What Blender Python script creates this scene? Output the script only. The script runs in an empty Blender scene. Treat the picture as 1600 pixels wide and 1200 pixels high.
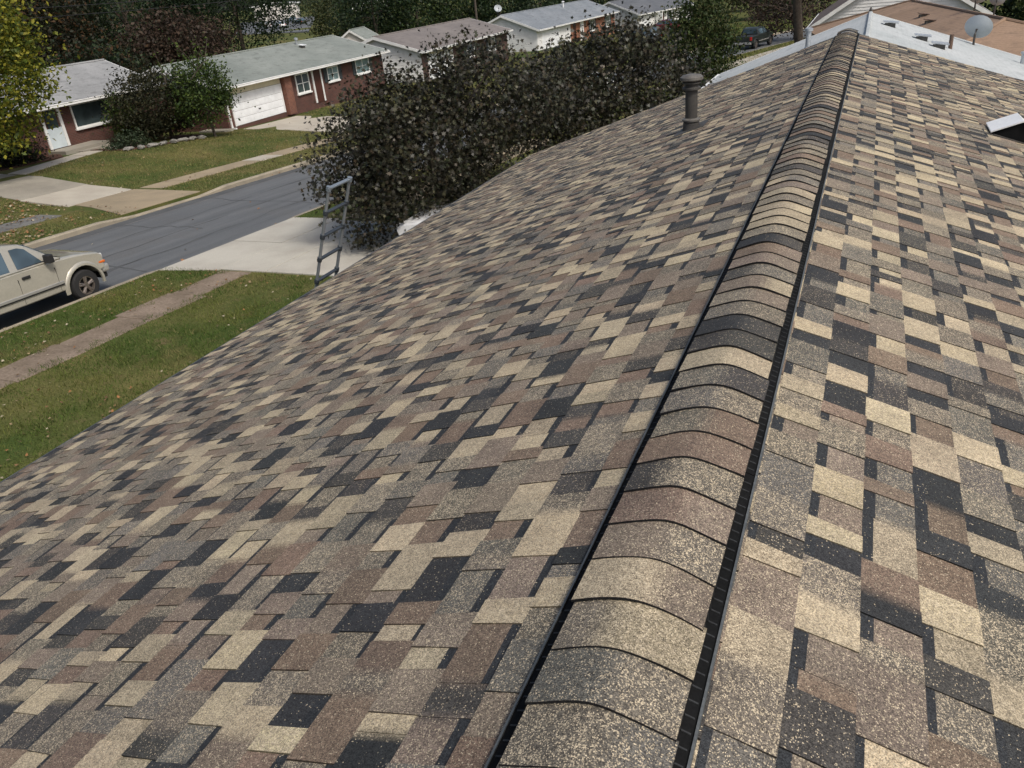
import bpy, bmesh, math, random
import numpy as np
from mathutils import Matrix, Vector

random.seed(7)
rng = np.random.default_rng(11)
C = bpy.context.scene.collection
SC = bpy.context.scene

# ------------------------------------------------------------------ camera
# metres; the camera stands at the origin, 1.24 m above the ridge of the roof
YAW, PITCH, ROLL, FPX = -0.4357, 0.4752, -0.1020, 1233.8
cf = np.array([math.sin(YAW) * math.cos(PITCH), math.cos(YAW) * math.cos(PITCH), -math.sin(PITCH)])
cr = np.array([math.cos(YAW), -math.sin(YAW), 0.0])
cu = np.cross(cr, cf)
cR = math.cos(ROLL) * cr + math.sin(ROLL) * cu
cU = -math.sin(ROLL) * cr + math.cos(ROLL) * cu
cam_data = bpy.data.cameras.new('camera')
cam_data.sensor_fit = 'HORIZONTAL'
cam_data.sensor_width = 36.0
cam_data.lens = FPX / 1600 * 36.0
cam_data.clip_start = 0.05
cam_data.clip_end = 3000
cam = bpy.data.objects.new('camera', cam_data)
C.objects.link(cam)
cam.matrix_world = Matrix(((cR[0], cU[0], -cf[0], 0), (cR[1], cU[1], -cf[1], 0), (cR[2], cU[2], -cf[2], 0), (0, 0, 0, 1)))
SC.camera = cam

# ------------------------------------------------------------------ light
SUN_EL, SUN_AZ = math.radians(52), math.radians(118)      # azimuth from +Y towards +X
world = bpy.data.worlds.new('World')
SC.world = world
world.use_nodes = True
wn = world.node_tree
bg = wn.nodes['Background']
sky = wn.nodes.new('ShaderNodeTexSky')
sky.sky_type = 'NISHITA'
sky.sun_disc = False
sky.sun_elevation = SUN_EL
sky.sun_rotation = SUN_AZ
sky.air_density = 1.0
sky.dust_density = 5.0
sky.ozone_density = 0.6
wn.links.new(sky.outputs['Color'], bg.inputs['Color'])
bg.inputs['Strength'].default_value = 0.10
sun_data = bpy.data.lights.new('sun', 'SUN')
sun_data.energy = 2.0
sun_data.angle = math.radians(11)
sun_data.color = (1.0, 0.95, 0.87)
sun = bpy.data.objects.new('sun', sun_data)
C.objects.link(sun)
sdir = Vector((math.sin(SUN_AZ) * math.cos(SUN_EL), math.cos(SUN_AZ) * math.cos(SUN_EL), math.sin(SUN_EL)))
sun.rotation_euler = sdir.to_track_quat('Z', 'Y').to_euler()
SC.view_settings.view_transform = 'Standard'
SC.view_settings.look = 'None'
SC.view_settings.exposure = 0.40
SC.view_settings.gamma = 1.0
SC.view_settings.use_curve_mapping = False

# ------------------------------------------------------------------ materials
def new_mat(name):
    m = bpy.data.materials.new(name)
    m.use_nodes = True
    return m, m.node_tree, m.node_tree.nodes['Principled BSDF']

def N(nt, t, **kw):
    n = nt.nodes.new(t)
    for k, v in kw.items():
        setattr(n, k, v)
    return n

def mixc(nt, fac, a, b, blend='MIX'):
    n = nt.nodes.new('ShaderNodeMix')
    n.data_type = 'RGBA'
    n.blend_type = blend
    for i, v in ((0, fac), (6, a), (7, b)):
        if isinstance(v, (int, float)):
            n.inputs[i].default_value = v
        elif isinstance(v, tuple):
            n.inputs[i].default_value = v if len(v) == 4 else v + (1,)
        else:
            nt.links.new(v, n.inputs[i])
    return n.outputs[2]

def noise(nt, vec, scale, detail=3, rough=0.55):
    n = nt.nodes.new('ShaderNodeTexNoise')
    n.inputs['Scale'].default_value = scale
    n.inputs['Detail'].default_value = detail
    n.inputs['Roughness'].default_value = rough
    if vec is not None:
        nt.links.new(vec, n.inputs['Vector'])
    return n.outputs['Fac']

def ramp(nt, fac, lo, hi):
    n = nt.nodes.new('ShaderNodeMapRange')
    n.inputs['From Min'].default_value = lo
    n.inputs['From Max'].default_value = hi
    nt.links.new(fac, n.inputs['Value'])
    return n.outputs['Result']

def position(nt):
    return nt.nodes.new('ShaderNodeNewGeometry').outputs['Position']

def mottled(name, a, b, scale=3.0, rough=0.8, fine=60.0, finef=0.35, lo=0.35, hi=0.65, bump=0.0, spec=0.3, metal=0.0, objspace=False):
    """two-tone surface: broad patches of a and b plus fine grain"""
    m, nt, p = new_mat(name)
    pos = nt.nodes.new('ShaderNodeTexCoord').outputs['Object'] if objspace else position(nt)
    f = ramp(nt, noise(nt, pos, scale, 5), lo, hi)
    c = mixc(nt, f, a, b)
    g = ramp(nt, noise(nt, pos, fine, 2), 0.3, 0.7)
    k = tuple(max(0, 1 - finef) for _ in range(3))
    k2 = tuple(1 + finef for _ in range(3))
    c = mixc(nt, 1.0, c, mixc(nt, g, k, k2), 'MULTIPLY')
    nt.links.new(c, p.inputs['Base Color'])
    p.inputs['Roughness'].default_value = rough
    p.inputs['Specular IOR Level'].default_value = spec
    p.inputs['Metallic'].default_value = metal
    if bump:
        bn = nt.nodes.new('ShaderNodeBump')
        bn.inputs['Strength'].default_value = bump
        bn.inputs['Distance'].default_value = 0.01
        nt.links.new(noise(nt, pos, fine, 3), bn.inputs['Height'])
        nt.links.new(bn.outputs['Normal'], p.inputs['Normal'])
    return m

def plain(name, c, rough=0.5, metal=0.0, spec=0.5, coat=0.0):
    return mottled(name, c, tuple(v * 0.86 for v in c), 2.0, rough, 40, 0.06, spec=spec, metal=metal, objspace=True) if coat == 0 else paint(name, c, rough, coat)

def paint(name, c, rough=0.35, coat=0.6):
    m = mottled(name, c, tuple(v * 0.9 for v in c), 1.5, rough, 25, 0.05, objspace=True)
    p = m.node_tree.nodes['Principled BSDF']
    p.inputs['Coat Weight'].default_value = coat
    p.inputs['Coat Roughness'].default_value = 0.08
    return m

def granule_mat():
    m, nt, p = new_mat('asphalt granules')
    at = nt.nodes.new('ShaderNodeVertexColor')
    at.layer_name = 'Col'
    pos = position(nt)
    vo = nt.nodes.new('ShaderNodeTexVoronoi')
    vo.inputs['Scale'].default_value = 400
    nt.links.new(pos, vo.inputs['Vector'])
    sep = nt.nodes.new('ShaderNodeSeparateColor')
    nt.links.new(vo.outputs['Color'], sep.inputs['Color'])
    r, g = sep.outputs[0], sep.outputs[1]
    dark = mixc(nt, 1.0, at.outputs['Color'], (0.42, 0.42, 0.44), 'MULTIPLY')
    lite = mixc(nt, 1.0, at.outputs['Color'], (1.5, 1.5, 1.48), 'MULTIPLY')
    c = mixc(nt, r, dark, lite)
    lt = N(nt, 'ShaderNodeMath', operation='LESS_THAN')
    nt.links.new(g, lt.inputs[0])
    cl = N(nt, 'ShaderNodeMath', operation='MULTIPLY')
    nt.links.new(at.outputs['Alpha'], cl.inputs[0])
    mr = nt.nodes.new('ShaderNodeMapRange')
    mr.inputs['From Min'].default_value = 0.3
    mr.inputs['From Max'].default_value = 0.7
    mr.inputs['To Min'].default_value = 0.25
    mr.inputs['To Max'].default_value = 1.75
    nt.links.new(noise(nt, pos, 48, 3, 0.6), mr.inputs['Value'])
    nt.links.new(mr.outputs['Result'], cl.inputs[1])
    nt.links.new(cl.outputs[0], lt.inputs[1])
    cream = mixc(nt, r, (0.22, 0.19, 0.14), (0.56, 0.48, 0.345))
    c = mixc(nt, lt.outputs[0], c, cream)
    # scuffs and uneven granule density
    big = ramp(nt, noise(nt, pos, 5.5, 5, 0.65), 0.25, 0.75)
    c = mixc(nt, 1.0, c, mixc(nt, big, (0.80, 0.80, 0.81), (1.2, 1.19, 1.17)), 'MULTIPLY')
    med = ramp(nt, noise(nt, pos, 75, 3), 0.3, 0.7)
    c = mixc(nt, 1.0, c, mixc(nt, med, (0.84, 0.84, 0.84), (1.16, 1.16, 1.16)), 'MULTIPLY')
    nt.links.new(c, p.inputs['Base Color'])
    p.inputs['Roughness'].default_value = 0.72
    p.inputs['Specular IOR Level'].default_value = 0.22
    bn = nt.nodes.new('ShaderNodeBump')
    bn.inputs['Strength'].default_value = 0.55
    bn.inputs['Distance'].default_value = 0.0016
    nt.links.new(vo.outputs['Distance'], bn.inputs['Height'])
    nt.links.new(bn.outputs['Normal'], p.inputs['Normal'])
    return m

def leaf_mat(name, trans=0.35, rough=0.6, spec=0.3):
    m, nt, p = new_mat(name)
    at = nt.nodes.new('ShaderNodeVertexColor')
    at.layer_name = 'Col'
    nt.links.new(at.outputs['Color'], p.inputs['Base Color'])
    p.inputs['Roughness'].default_value = rough
    p.inputs['Specular IOR Level'].default_value = spec
    tr = nt.nodes.new('ShaderNodeBsdfTranslucent')
    nt.links.new(at.outputs['Color'], tr.inputs['Color'])
    mx = nt.nodes.new('ShaderNodeMixShader')
    mx.inputs[0].default_value = trans
    nt.links.new(p.outputs[0], mx.inputs[1])
    nt.links.new(tr.outputs[0], mx.inputs[2])
    nt.links.new(mx.outputs[0], nt.nodes['Material Output'].inputs['Surface'])
    return m

def brick_mat(name, a, b, mortar, scale=1.0):
    m, nt, p = new_mat(name)
    pos = position(nt)
    sp = nt.nodes.new('ShaderNodeSeparateXYZ')
    nt.links.new(pos, sp.inputs[0])
    ad = N(nt, 'ShaderNodeMath', operation='ADD')
    nt.links.new(sp.outputs[0], ad.inputs[0])
    nt.links.new(sp.outputs[1], ad.inputs[1])
    cb = nt.nodes.new('ShaderNodeCombineXYZ')
    nt.links.new(ad.outputs[0], cb.inputs[0])
    nt.links.new(sp.outputs[2], cb.inputs[1])
    br = nt.nodes.new('ShaderNodeTexBrick')
    br.inputs['Scale'].default_value = 1.0
    br.inputs['Brick Width'].default_value = 0.215
    br.inputs['Row Height'].default_value = 0.075
    br.inputs['Mortar Size'].default_value = 0.008
    br.inputs['Color1'].default_value = a + (1,)
    br.inputs['Color2'].default_value = b + (1,)
    br.inputs['Mortar'].default_value = mortar + (1,)
    nt.links.new(cb.outputs[0], br.inputs['Vector'])
    g = ramp(nt, noise(nt, pos, 1.2, 5), 0.3, 0.7)
    c = mixc(nt, 1.0, br.outputs['Color'], mixc(nt, g, (0.78, 0.78, 0.78), (1.18, 1.16, 1.14)), 'MULTIPLY')
    nt.links.new(c, p.inputs['Base Color'])
    p.inputs['Roughness'].default_value = 0.85
    bn = nt.nodes.new('ShaderNodeBump')
    bn.inputs['Strength'].default_value = 0.5
    bn.inputs['Distance'].default_value = 0.008
    nt.links.new(br.outputs['Fac'], bn.inputs['Height'])
    bn.invert = True
    nt.links.new(bn.outputs['Normal'], p.inputs['Normal'])
    return m

def far_shingle_mat(name, a, b, streak, line=0.86):
    """weathered asphalt roof too far off to pick shingles apart"""
    m, nt, p = new_mat(name)
    pos = position(nt)
    f = ramp(nt, noise(nt, pos, 0.45, 5, 0.6), 0.35, 0.68)
    c = mixc(nt, f, a, b)
    mp = nt.nodes.new('ShaderNodeMapping')
    mp.inputs['Scale'].default_value = (1, 1, 6)
    nt.links.new(pos, mp.inputs['Vector'])
    s = ramp(nt, noise(nt, mp.outputs[0], 1.4, 4, 0.7), 0.52, 0.72)
    c = mixc(nt, s, c, streak)
    sp = nt.nodes.new('ShaderNodeSeparateXYZ')
    nt.links.new(pos, sp.inputs[0])
    wv = N(nt, 'ShaderNodeMath', operation='MULTIPLY')
    nt.links.new(sp.outputs[2], wv.inputs[0])
    wv.inputs[1].default_value = 20.0
    fr = N(nt, 'ShaderNodeMath', operation='FRACT')
    nt.links.new(wv.outputs[0], fr.inputs[0])
    l = ramp(nt, fr.outputs[0], 0.0, 0.25)
    c = mixc(nt, 1.0, c, mixc(nt, l, (line, line, line), (1.03, 1.03, 1.03)), 'MULTIPLY')
    g = ramp(nt, noise(nt, pos, 14, 3), 0.3, 0.7)
    c = mixc(nt, 1.0, c, mixc(nt, g, (0.88, 0.88, 0.88), (1.12, 1.12, 1.12)), 'MULTIPLY')
    nt.links.new(c, p.inputs['Base Color'])
    p.inputs['Roughness'].default_value = 0.8
    return m

def ground_mat():
    m, nt, p = new_mat('turf soil')
    pos = position(nt)
    a = mixc(nt, ramp(nt, noise(nt, pos, 0.35, 5), 0.4, 0.66), (0.05, 0.075, 0.02), (0.125, 0.115, 0.045))
    a = mixc(nt, ramp(nt, noise(nt, pos, 2.3, 5, 0.7), 0.55, 0.75), a, (0.13, 0.10, 0.055))
    g = ramp(nt, noise(nt, pos, 24, 4, 0.7), 0.3, 0.7)
    a = mixc(nt, 1.0, a, mixc(nt, g, (0.55, 0.58, 0.5), (1.35, 1.3, 1.3)), 'MULTIPLY')
    nt.links.new(a, p.inputs['Base Color'])
    p.inputs['Roughness'].default_value = 0.95
    p.inputs['Specular IOR Level'].default_value = 0.1
    return m

def glass_mat(name, c=(0.03, 0.045, 0.05), rough=0.06):
    m, nt, p = new_mat(name)
    pos = nt.nodes.new('ShaderNodeTexCoord').outputs['Object']
    cc = mixc(nt, ramp(nt, noise(nt, pos, 1.3, 2), 0.35, 0.65), c, tuple(v * 2.0 for v in c))
    nt.links.new(cc, p.inputs['Base Color'])
    p.inputs['Roughness'].default_value = rough
    p.inputs['Specular IOR Level'].default_value = 0.9
    return m

M = {}
M['granule'] = granule_mat()
M['leaf'] = leaf_mat('leaf')
M['darkleaf'] = leaf_mat('dark leaf', 0.15, 0.5, 0.4)
M['grass'] = leaf_mat('grass', 0.25, 0.8, 0.15)
M['litter'] = leaf_mat('dry leaf', 0.1, 0.9, 0.1)
M['ground'] = ground_mat()
M['bark'] = mottled('bark', (0.05, 0.04, 0.032), (0.09, 0.075, 0.06), 6, 0.95, 30, 0.4)
def asphalt_mat(name, a, b, c):
    m, nt, p = new_mat(name)
    pos = position(nt)
    mp = nt.nodes.new('ShaderNodeMapping')
    mp.inputs['Scale'].default_value = (1.6, 0.10, 1)
    nt.links.new(pos, mp.inputs['Vector'])
    col = mixc(nt, ramp(nt, noise(nt, mp.outputs[0], 1.3, 5, 0.6), 0.32, 0.68), a, b)
    col = mixc(nt, ramp(nt, noise(nt, pos, 0.5, 6, 0.65), 0.5, 0.75), col, c)
    g = ramp(nt, noise(nt, pos, 55, 3), 0.3, 0.7)
    col = mixc(nt, 1.0, col, mixc(nt, g, (0.75, 0.75, 0.75), (1.25, 1.25, 1.25)), 'MULTIPLY')
    nt.links.new(col, p.inputs['Base Color'])
    p.inputs['Roughness'].default_value = 0.75
    return m
M['asphalt'] = asphalt_mat('asphalt', (0.080, 0.086, 0.091), (0.118, 0.125, 0.130), (0.098, 0.098, 0.096))
M['asphalt_dark'] = mottled('asphalt patch', (0.068, 0.072, 0.076), (0.09, 0.094, 0.097), 1.2, 0.85, 60, 0.25)
M['seam'] = mottled('gutter seam', (0.17, 0.17, 0.165), (0.12, 0.12, 0.12), 2, 0.85, 40, 0.2)
M['conc_white'] = mottled('pale concrete', (0.42, 0.405, 0.355), (0.33, 0.31, 0.27), 0.9, 0.8, 45, 0.10, 0.4, 0.75)
M['conc_grey'] = mottled('weathered concrete', (0.29, 0.27, 0.225), (0.21, 0.195, 0.165), 0.8, 0.85, 45, 0.14)
M['conc_tan'] = mottled('tan concrete', (0.30, 0.245, 0.165), (0.235, 0.195, 0.135), 0.8, 0.85, 45, 0.14)
M['conc_dark'] = mottled('dark grey concrete', (0.15, 0.15, 0.145), (0.115, 0.115, 0.11), 1.0, 0.85, 45, 0.14)
M['conc_light'] = mottled('light concrete', (0.40, 0.37, 0.31), (0.34, 0.31, 0.26), 1.0, 0.85, 45, 0.10)
M['dirt_walk'] = mottled('dirty walk', (0.215, 0.17, 0.13), (0.14, 0.11, 0.08), 1.3, 0.9, 22, 0.25)
M['kerb'] = mottled('kerb concrete', (0.33, 0.29, 0.22), (0.23, 0.205, 0.16), 1.2, 0.85, 50, 0.15)
M['vent'] = mottled('black vent plastic', (0.004, 0.0045, 0.005), (0.008, 0.0085, 0.009), 9, 0.8, 120, 0.2, spec=0.12)
M['vent_lip'] = mottled('vent lip', (0.06, 0.068, 0.075), (0.09, 0.10, 0.105), 9, 0.45, 120, 0.2)
M['vent_rib'] = mottled('vent rib plastic', (0.022, 0.024, 0.026), (0.035, 0.038, 0.04), 9, 0.7, 120, 0.2, spec=0.2)
M['pipe'] = mottled('grey flue paint', (0.045, 0.043, 0.041), (0.06, 0.057, 0.053), 14, 0.55, 120, 0.12)
M['pipe_cap'] = mottled('flue cap', (0.12, 0.115, 0.105), (0.085, 0.08, 0.075), 14, 0.5, 120, 0.12)
M['white_metal'] = plain('white painted metal', (0.74, 0.76, 0.77), 0.35)
M['galv'] = plain('galvanised metal', (0.5, 0.53, 0.56), 0.4, 0.6)
M['trim'] = plain('white trim', (0.78, 0.79, 0.78), 0.45)
M['gutter'] = plain('gutter white', (0.82, 0.83, 0.82), 0.35)
M['cream'] = plain('cream panel', (0.62, 0.56, 0.40), 0.5)
M['siding'] = plain('white siding', (0.74, 0.745, 0.74), 0.5)
M['siding_grey'] = plain('pale siding', (0.62, 0.60, 0.56), 0.5)
M['garage'] = plain('white garage door', (0.80, 0.82, 0.84), 0.4)
M['door'] = plain('pale door', (0.60, 0.68, 0.72), 0.4)
M['shutter'] = plain('dark shutter', (0.035, 0.045, 0.05), 0.6)
M['browndoor'] = plain('brown door', (0.07, 0.025, 0.018), 0.5)
M['brick_red'] = brick_mat('red brick', (0.105, 0.035, 0.026), (0.075, 0.028, 0.022), (0.10, 0.078, 0.066))
M['brick_orange'] = brick_mat('orange brick', (0.30, 0.105, 0.05), (0.24, 0.085, 0.045), (0.26, 0.18, 0.13))
M['brick_pier'] = brick_mat('rust brick', (0.20, 0.07, 0.042), (0.14, 0.05, 0.034), (0.18, 0.13, 0.10))
M['brick_dark'] = brick_mat('brown brick', (0.085, 0.038, 0.03), (0.062, 0.030, 0.026), (0.09, 0.07, 0.06))
M['glass'] = glass_mat('window glass', (0.03, 0.042, 0.045))
M['glass_blue'] = glass_mat('curtained glass', (0.13, 0.19, 0.20), 0.2)
M['carglass'] = glass_mat('car glass', (0.035, 0.055, 0.07), 0.04)
M['roof_grey'] = far_shingle_mat('grey roof', (0.204, 0.211, 0.214), (0.272, 0.279, 0.282), (0.129, 0.133, 0.136))
M['roof_green'] = far_shingle_mat('green grey roof', (0.155, 0.176, 0.162), (0.216, 0.238, 0.220), (0.112, 0.126, 0.115))
M['roof_taupe'] = far_shingle_mat('taupe roof', (0.136, 0.122, 0.116), (0.177, 0.160, 0.150), (0.095, 0.085, 0.082))
M['roof_blue'] = far_shingle_mat('blue grey roof', (0.140, 0.161, 0.182), (0.203, 0.224, 0.245), (0.091, 0.101, 0.112))
M['roof_slate'] = far_shingle_mat('dark slate roof', (0.076, 0.085, 0.098), (0.115, 0.123, 0.136), (0.060, 0.064, 0.072))
M['roof_pale'] = far_shingle_mat('pale grey roof', (0.335, 0.367, 0.374), (0.413, 0.437, 0.445), (0.281, 0.304, 0.312), 0.96)
M['roof_tan'] = far_shingle_mat('tan roof', (0.202, 0.136, 0.088), (0.264, 0.180, 0.123), (0.150, 0.101, 0.070))
M['roof_brown'] = far_shingle_mat('brown roof', (0.085, 0.062, 0.052), (0.11, 0.08, 0.066), (0.06, 0.045, 0.04))
M['ladder_rail'] = plain('ladder aluminium', (0.30, 0.33, 0.36), 0.4, 0.6)
M['ladder_rung'] = plain('ladder rung', (0.045, 0.055, 0.066), 0.45, 0.3)
M['ladder_top'] = plain('ladder top rung', (0.22, 0.26, 0.30), 0.4, 0.4)
M['champagne'] = paint('champagne paint', (0.44, 0.42, 0.355), 0.30, 1.0)
M['champagne'].node_tree.nodes['Principled BSDF'].inputs['Metallic'].default_value = 0.35
M['tyre'] = plain('tyre rubber', (0.018, 0.018, 0.019), 0.85)
M['rim'] = plain('cast rim', (0.26, 0.225, 0.20), 0.4, 0.7)
M['blackplastic'] = plain('black plastic', (0.015, 0.015, 0.016), 0.6)
M['chrome'] = plain('bumper', (0.48, 0.48, 0.46), 0.3, 0.5)
M['amber'] = plain('amber lens', (0.60, 0.13, 0.02), 0.25)
M['lens'] = plain('headlight lens', (0.55, 0.56, 0.55), 0.15)
M['redlens'] = plain('red lens', (0.45, 0.015, 0.012), 0.25)
M['carwhite'] = paint('white car paint', (0.75, 0.76, 0.77))
M['carsilver'] = paint('blue grey car paint', (0.20, 0.24, 0.28))
M['carmaroon'] = paint('maroon car paint', (0.12, 0.018, 0.022))
M['carblack'] = paint('black car paint', (0.02, 0.026, 0.024))
M['carred'] = paint('red car paint', (0.42, 0.025, 0.03))
M['dish'] = plain('dish grey', (0.40, 0.44, 0.47), 0.5)
M['darkmetal'] = plain('dark metal', (0.05, 0.045, 0.042), 0.5)
M['rust'] = mottled('rusty pipe', (0.14, 0.09, 0.065), (0.08, 0.06, 0.05), 6, 0.8, 40, 0.3)
M['stone'] = mottled('edging stone', (0.24, 0.23, 0.21), (0.15, 0.145, 0.13), 3, 0.9, 30, 0.3)
M['mulch'] = mottled('mulch', (0.09, 0.045, 0.03), (0.055, 0.03, 0.02), 4, 0.95, 25, 0.5)
M['wood'] = mottled('pole timber', (0.09, 0.075, 0.06), (0.06, 0.05, 0.04), 3, 0.9, 30, 0.3)
M['fence'] = plain('white fence board', (0.66, 0.63, 0.58), 0.7)

# ------------------------------------------------------------------ mesh helpers
class MB:
    """collects faces (optionally coloured); build() links ONE mesh object"""
    def __init__(s):
        s.v, s.f, s.c = [], [], []

    def face(s, pts, col=None):
        i = len(s.v)
        s.v += [tuple(map(float, p)) for p in pts]
        s.f.append(tuple(range(i, i + len(pts))))
        s.c.append(col)
        return s

    def mesh(s, vs, fs, col=None):
        i = len(s.v)
        s.v += [tuple(map(float, p)) for p in vs]
        for f in fs:
            s.f.append(tuple(i + k for k in f))
            s.c.append(col)
        return s

    def box(s, lo, hi, T=None):
        (x0, y0, z0), (x1, y1, z1) = lo, hi
        vs = [(x0, y0, z0), (x1, y0, z0), (x1, y1, z0), (x0, y1, z0), (x0, y0, z1), (x1, y0, z1), (x1, y1, z1), (x0, y1, z1)]
        if T:
            vs = [T(p) for p in vs]
        return s.mesh(vs, [(3, 2, 1, 0), (4, 5, 6, 7), (0, 1, 5, 4), (1, 2, 6, 5), (2, 3, 7, 6), (3, 0, 4, 7)])

    def prism(s, top, depth, T=None):
        """top polygon (3-D points) thickened downwards by vector depth"""
        n = len(top)
        vs = list(top) + [(p[0] + depth[0], p[1] + depth[1], p[2] + depth[2]) for p in top]
        if T:
            vs = [T(p) for p in vs]
        fs = [tuple(range(n)), tuple(range(2 * n - 1, n - 1, -1))] + [(i, i + n, (i + 1) % n + n, (i + 1) % n) for i in range(n)]
        return s.mesh(vs, fs)

    def tube(s, pts, radii, seg=8, cap=True):
        pts = [np.array(p, float) for p in pts]
        rings = []
        for i, p in enumerate(pts):
            d = pts[min(i + 1, len(pts) - 1)] - pts[max(i - 1, 0)]
            d /= np.linalg.norm(d) + 1e-9
            a = np.cross(d, (0, 0, 1.0)) if abs(d[2]) < 0.95 else np.cross(d, (1.0, 0, 0))
            a /= np.linalg.norm(a)
            b = np.cross(d, a)
            r = radii[i] if hasattr(radii, '__len__') else radii
            rings.append([p + r * (math.cos(t) * a + math.sin(t) * b) for t in np.linspace(0, 2 * math.pi, seg, endpoint=False)])
        i0 = len(s.v)
        for r in rings:
            s.v += [tuple(q) for q in r]
        for k in range(len(rings) - 1):
            for j in range(seg):
                s.f.append((i0 + k * seg + j, i0 + k * seg + (j + 1) % seg, i0 + (k + 1) * seg + (j + 1) % seg, i0 + (k + 1) * seg + j))
                s.c.append(None)
        if cap:
            s.f.append(tuple(i0 + j for j in reversed(range(seg)))); s.c.append(None)
            e = i0 + (len(rings) - 1) * seg
            s.f.append(tuple(e + j for j in range(seg))); s.c.append(None)
        return s

    def build(s, name, mat, parent=None, smooth=False, bevel=0.0, angle=40):
        me = bpy.data.meshes.new(name)
        me.from_pydata(s.v, [], s.f)
        if any(c is not None for c in s.c):
            at = me.color_attributes.new('Col', 'FLOAT_COLOR', 'CORNER')
            arr = []
            for f, c in zip(s.f, s.c):
                c = c if c is not None else (0.2, 0.2, 0.2, 0)
                if isinstance(c, list):
                    for q in c:
                        arr += list(q)
                else:
                    arr += list(c) * len(f)
            at.data.foreach_set('color', arr)
        return link(name, me, mat, parent, smooth, bevel, angle)

def link(name, me, mat, parent=None, smooth=False, bevel=0.0, angle=40):
    me.materials.append(mat)
    if smooth:
        me.shade_smooth()
        me.set_sharp_from_angle(angle=math.radians(angle))
    o = bpy.data.objects.new(name, me)
    C.objects.link(o)
    if parent is not None:
        o.parent = parent
        if not parent.get('local'):
            l = parent.get('base', (0, 0, 0))
            o.matrix_parent_inverse = Matrix.Translation((-l[0], -l[1], -l[2]))
    if bevel:
        b = o.modifiers.new('bevel', 'BEVEL')
        b.width = bevel
        b.segments = 2
        b.limit_method = 'ANGLE'
    return o

def fast_mesh(name, verts, faces_flat, loop_tot, cols, mat, parent=None):
    """numpy arrays -> mesh with per-face colours"""
    me = bpy.data.meshes.new(name)
    me.vertices.add(len(verts))
    me.vertices.foreach_set('co', np.asarray(verts, np.float32).ravel())
    me.loops.add(len(faces_flat))
    me.loops.foreach_set('vertex_index', np.asarray(faces_flat, np.int32))
    me.polygons.add(len(loop_tot))
    st = np.concatenate(([0], np.cumsum(loop_tot)[:-1])).astype(np.int32)
    me.polygons.foreach_set('loop_start', st)
    me.update(calc_edges=True)
    at = me.color_attributes.new('Col', 'FLOAT_COLOR', 'CORNER')
    cc = np.repeat(np.asarray(cols, np.float32), loop_tot, axis=0)
    if cc.shape[1] == 3:
        cc = np.hstack([cc, np.ones((len(cc), 1), np.float32)])
    at.data.foreach_set('color', cc.ravel())
    return link(name, me, mat, parent)

def thing(name, label, cat, loc=(0, 0, 0), group=None, rot=None):
    o = bpy.data.objects.new(name, None)
    C.objects.link(o)
    o.empty_display_size = 0.3
    o.location = loc
    o['label'] = label
    o['category'] = cat
    if group:
        o['group'] = group
    if rot is not None:
        o.rotation_euler = rot
        o['local'] = 1
    else:
        o['base'] = tuple(float(q) for q in loc)
    return o

def structure(o):
    o['kind'] = 'structure'
    return o

def stuff(o, label=None, cat=None):
    o['kind'] = 'stuff'
    if label:
        o['label'] = label
        o['category'] = cat
    return o

# ------------------------------------------------------------------ terrain
_gy = np.array([-400, -60, 0, 7, 14.4, 40, 75, 105, 122, 200, 320, 700], float)
_gz = np.array([-4.9, -4.95, -5.12, -5.36, -5.70, -6.98, -7.65, -8.15, -8.6, -9.2, -9.6, -9.8], float)
def G(y):
    # smoothed piecewise profile: the street runs downhill away from the camera
    return (np.interp(y - 2.5, _gy, _gz) + np.interp(y, _gy, _gz) + np.interp(y + 2.5, _gy, _gz)) / 3
def smooth(t):
    t = np.clip(t, 0, 1)
    return t * t * (3 - 2 * t)
def XC(y):
    # street centre line: straight, then bending to the right
    d = np.maximum(np.asarray(y, float) - 30, 0)
    return -19.15 + 0.0030 * np.minimum(d, 75) ** 2 + 0.45 * np.maximum(d - 75, 0)
def GZ(x, y):
    x = np.asarray(x, float); y = np.asarray(y, float)
    amp = 0.60 - 0.28 * smooth((y - 31) / 7) - 0.2 * smooth((y - 50) / 25)
    r = amp * smooth((-26.2 - x) / 6.5)
    far = 2.6 * smooth((-55 - x) / 70)
    return G(y) + r + far
HALF = 3.27
def road_z(y):
    return G(y) - 0.16

svals = [-900, -500, -300, -200, -140, -110, -90, -75, -62, -52, -44, -36, -30] + list(np.arange(-26, -3.6, 1.0)) + [-HALF - 0.17, -HALF - 0.16, 0, HALF + 0.16, HALF + 0.17] + list(np.arange(4.2, 30, 1.2)) + [34, 40, 50, 65, 90, 130, 200, 400, 900]
yvals = [-400, -200, -100, -60, -40, -25, -15] + list(np.arange(-10, 62, 1.0)) + list(np.arange(63, 140, 3.0)) + [150, 165, 180, 200, 230, 270, 320, 400, 550, 900, 1500]
sv, yv = np.array(svals, float), np.array(yvals, float)
S, Y = np.meshgrid(sv, yv)
Xg = S + XC(Y)
Zg = GZ(Xg, Y) - np.where(np.abs(S) < HALF + 0.165, 0.35, 0.0)
nx, ny = len(sv), len(yv)
gv = np.stack([Xg.ravel(), Y.ravel(), Zg.ravel()], 1)
gf = [(j * nx + i, j * nx + i + 1, (j + 1) * nx + i + 1, (j + 1) * nx + i) for j in range(ny - 1) for i in range(nx - 1)]
me = bpy.data.meshes.new('ground')
me.from_pydata(gv.tolist(), [], gf)
ground = structure(link('ground', me, M['ground'], smooth=True, angle=60))

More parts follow.
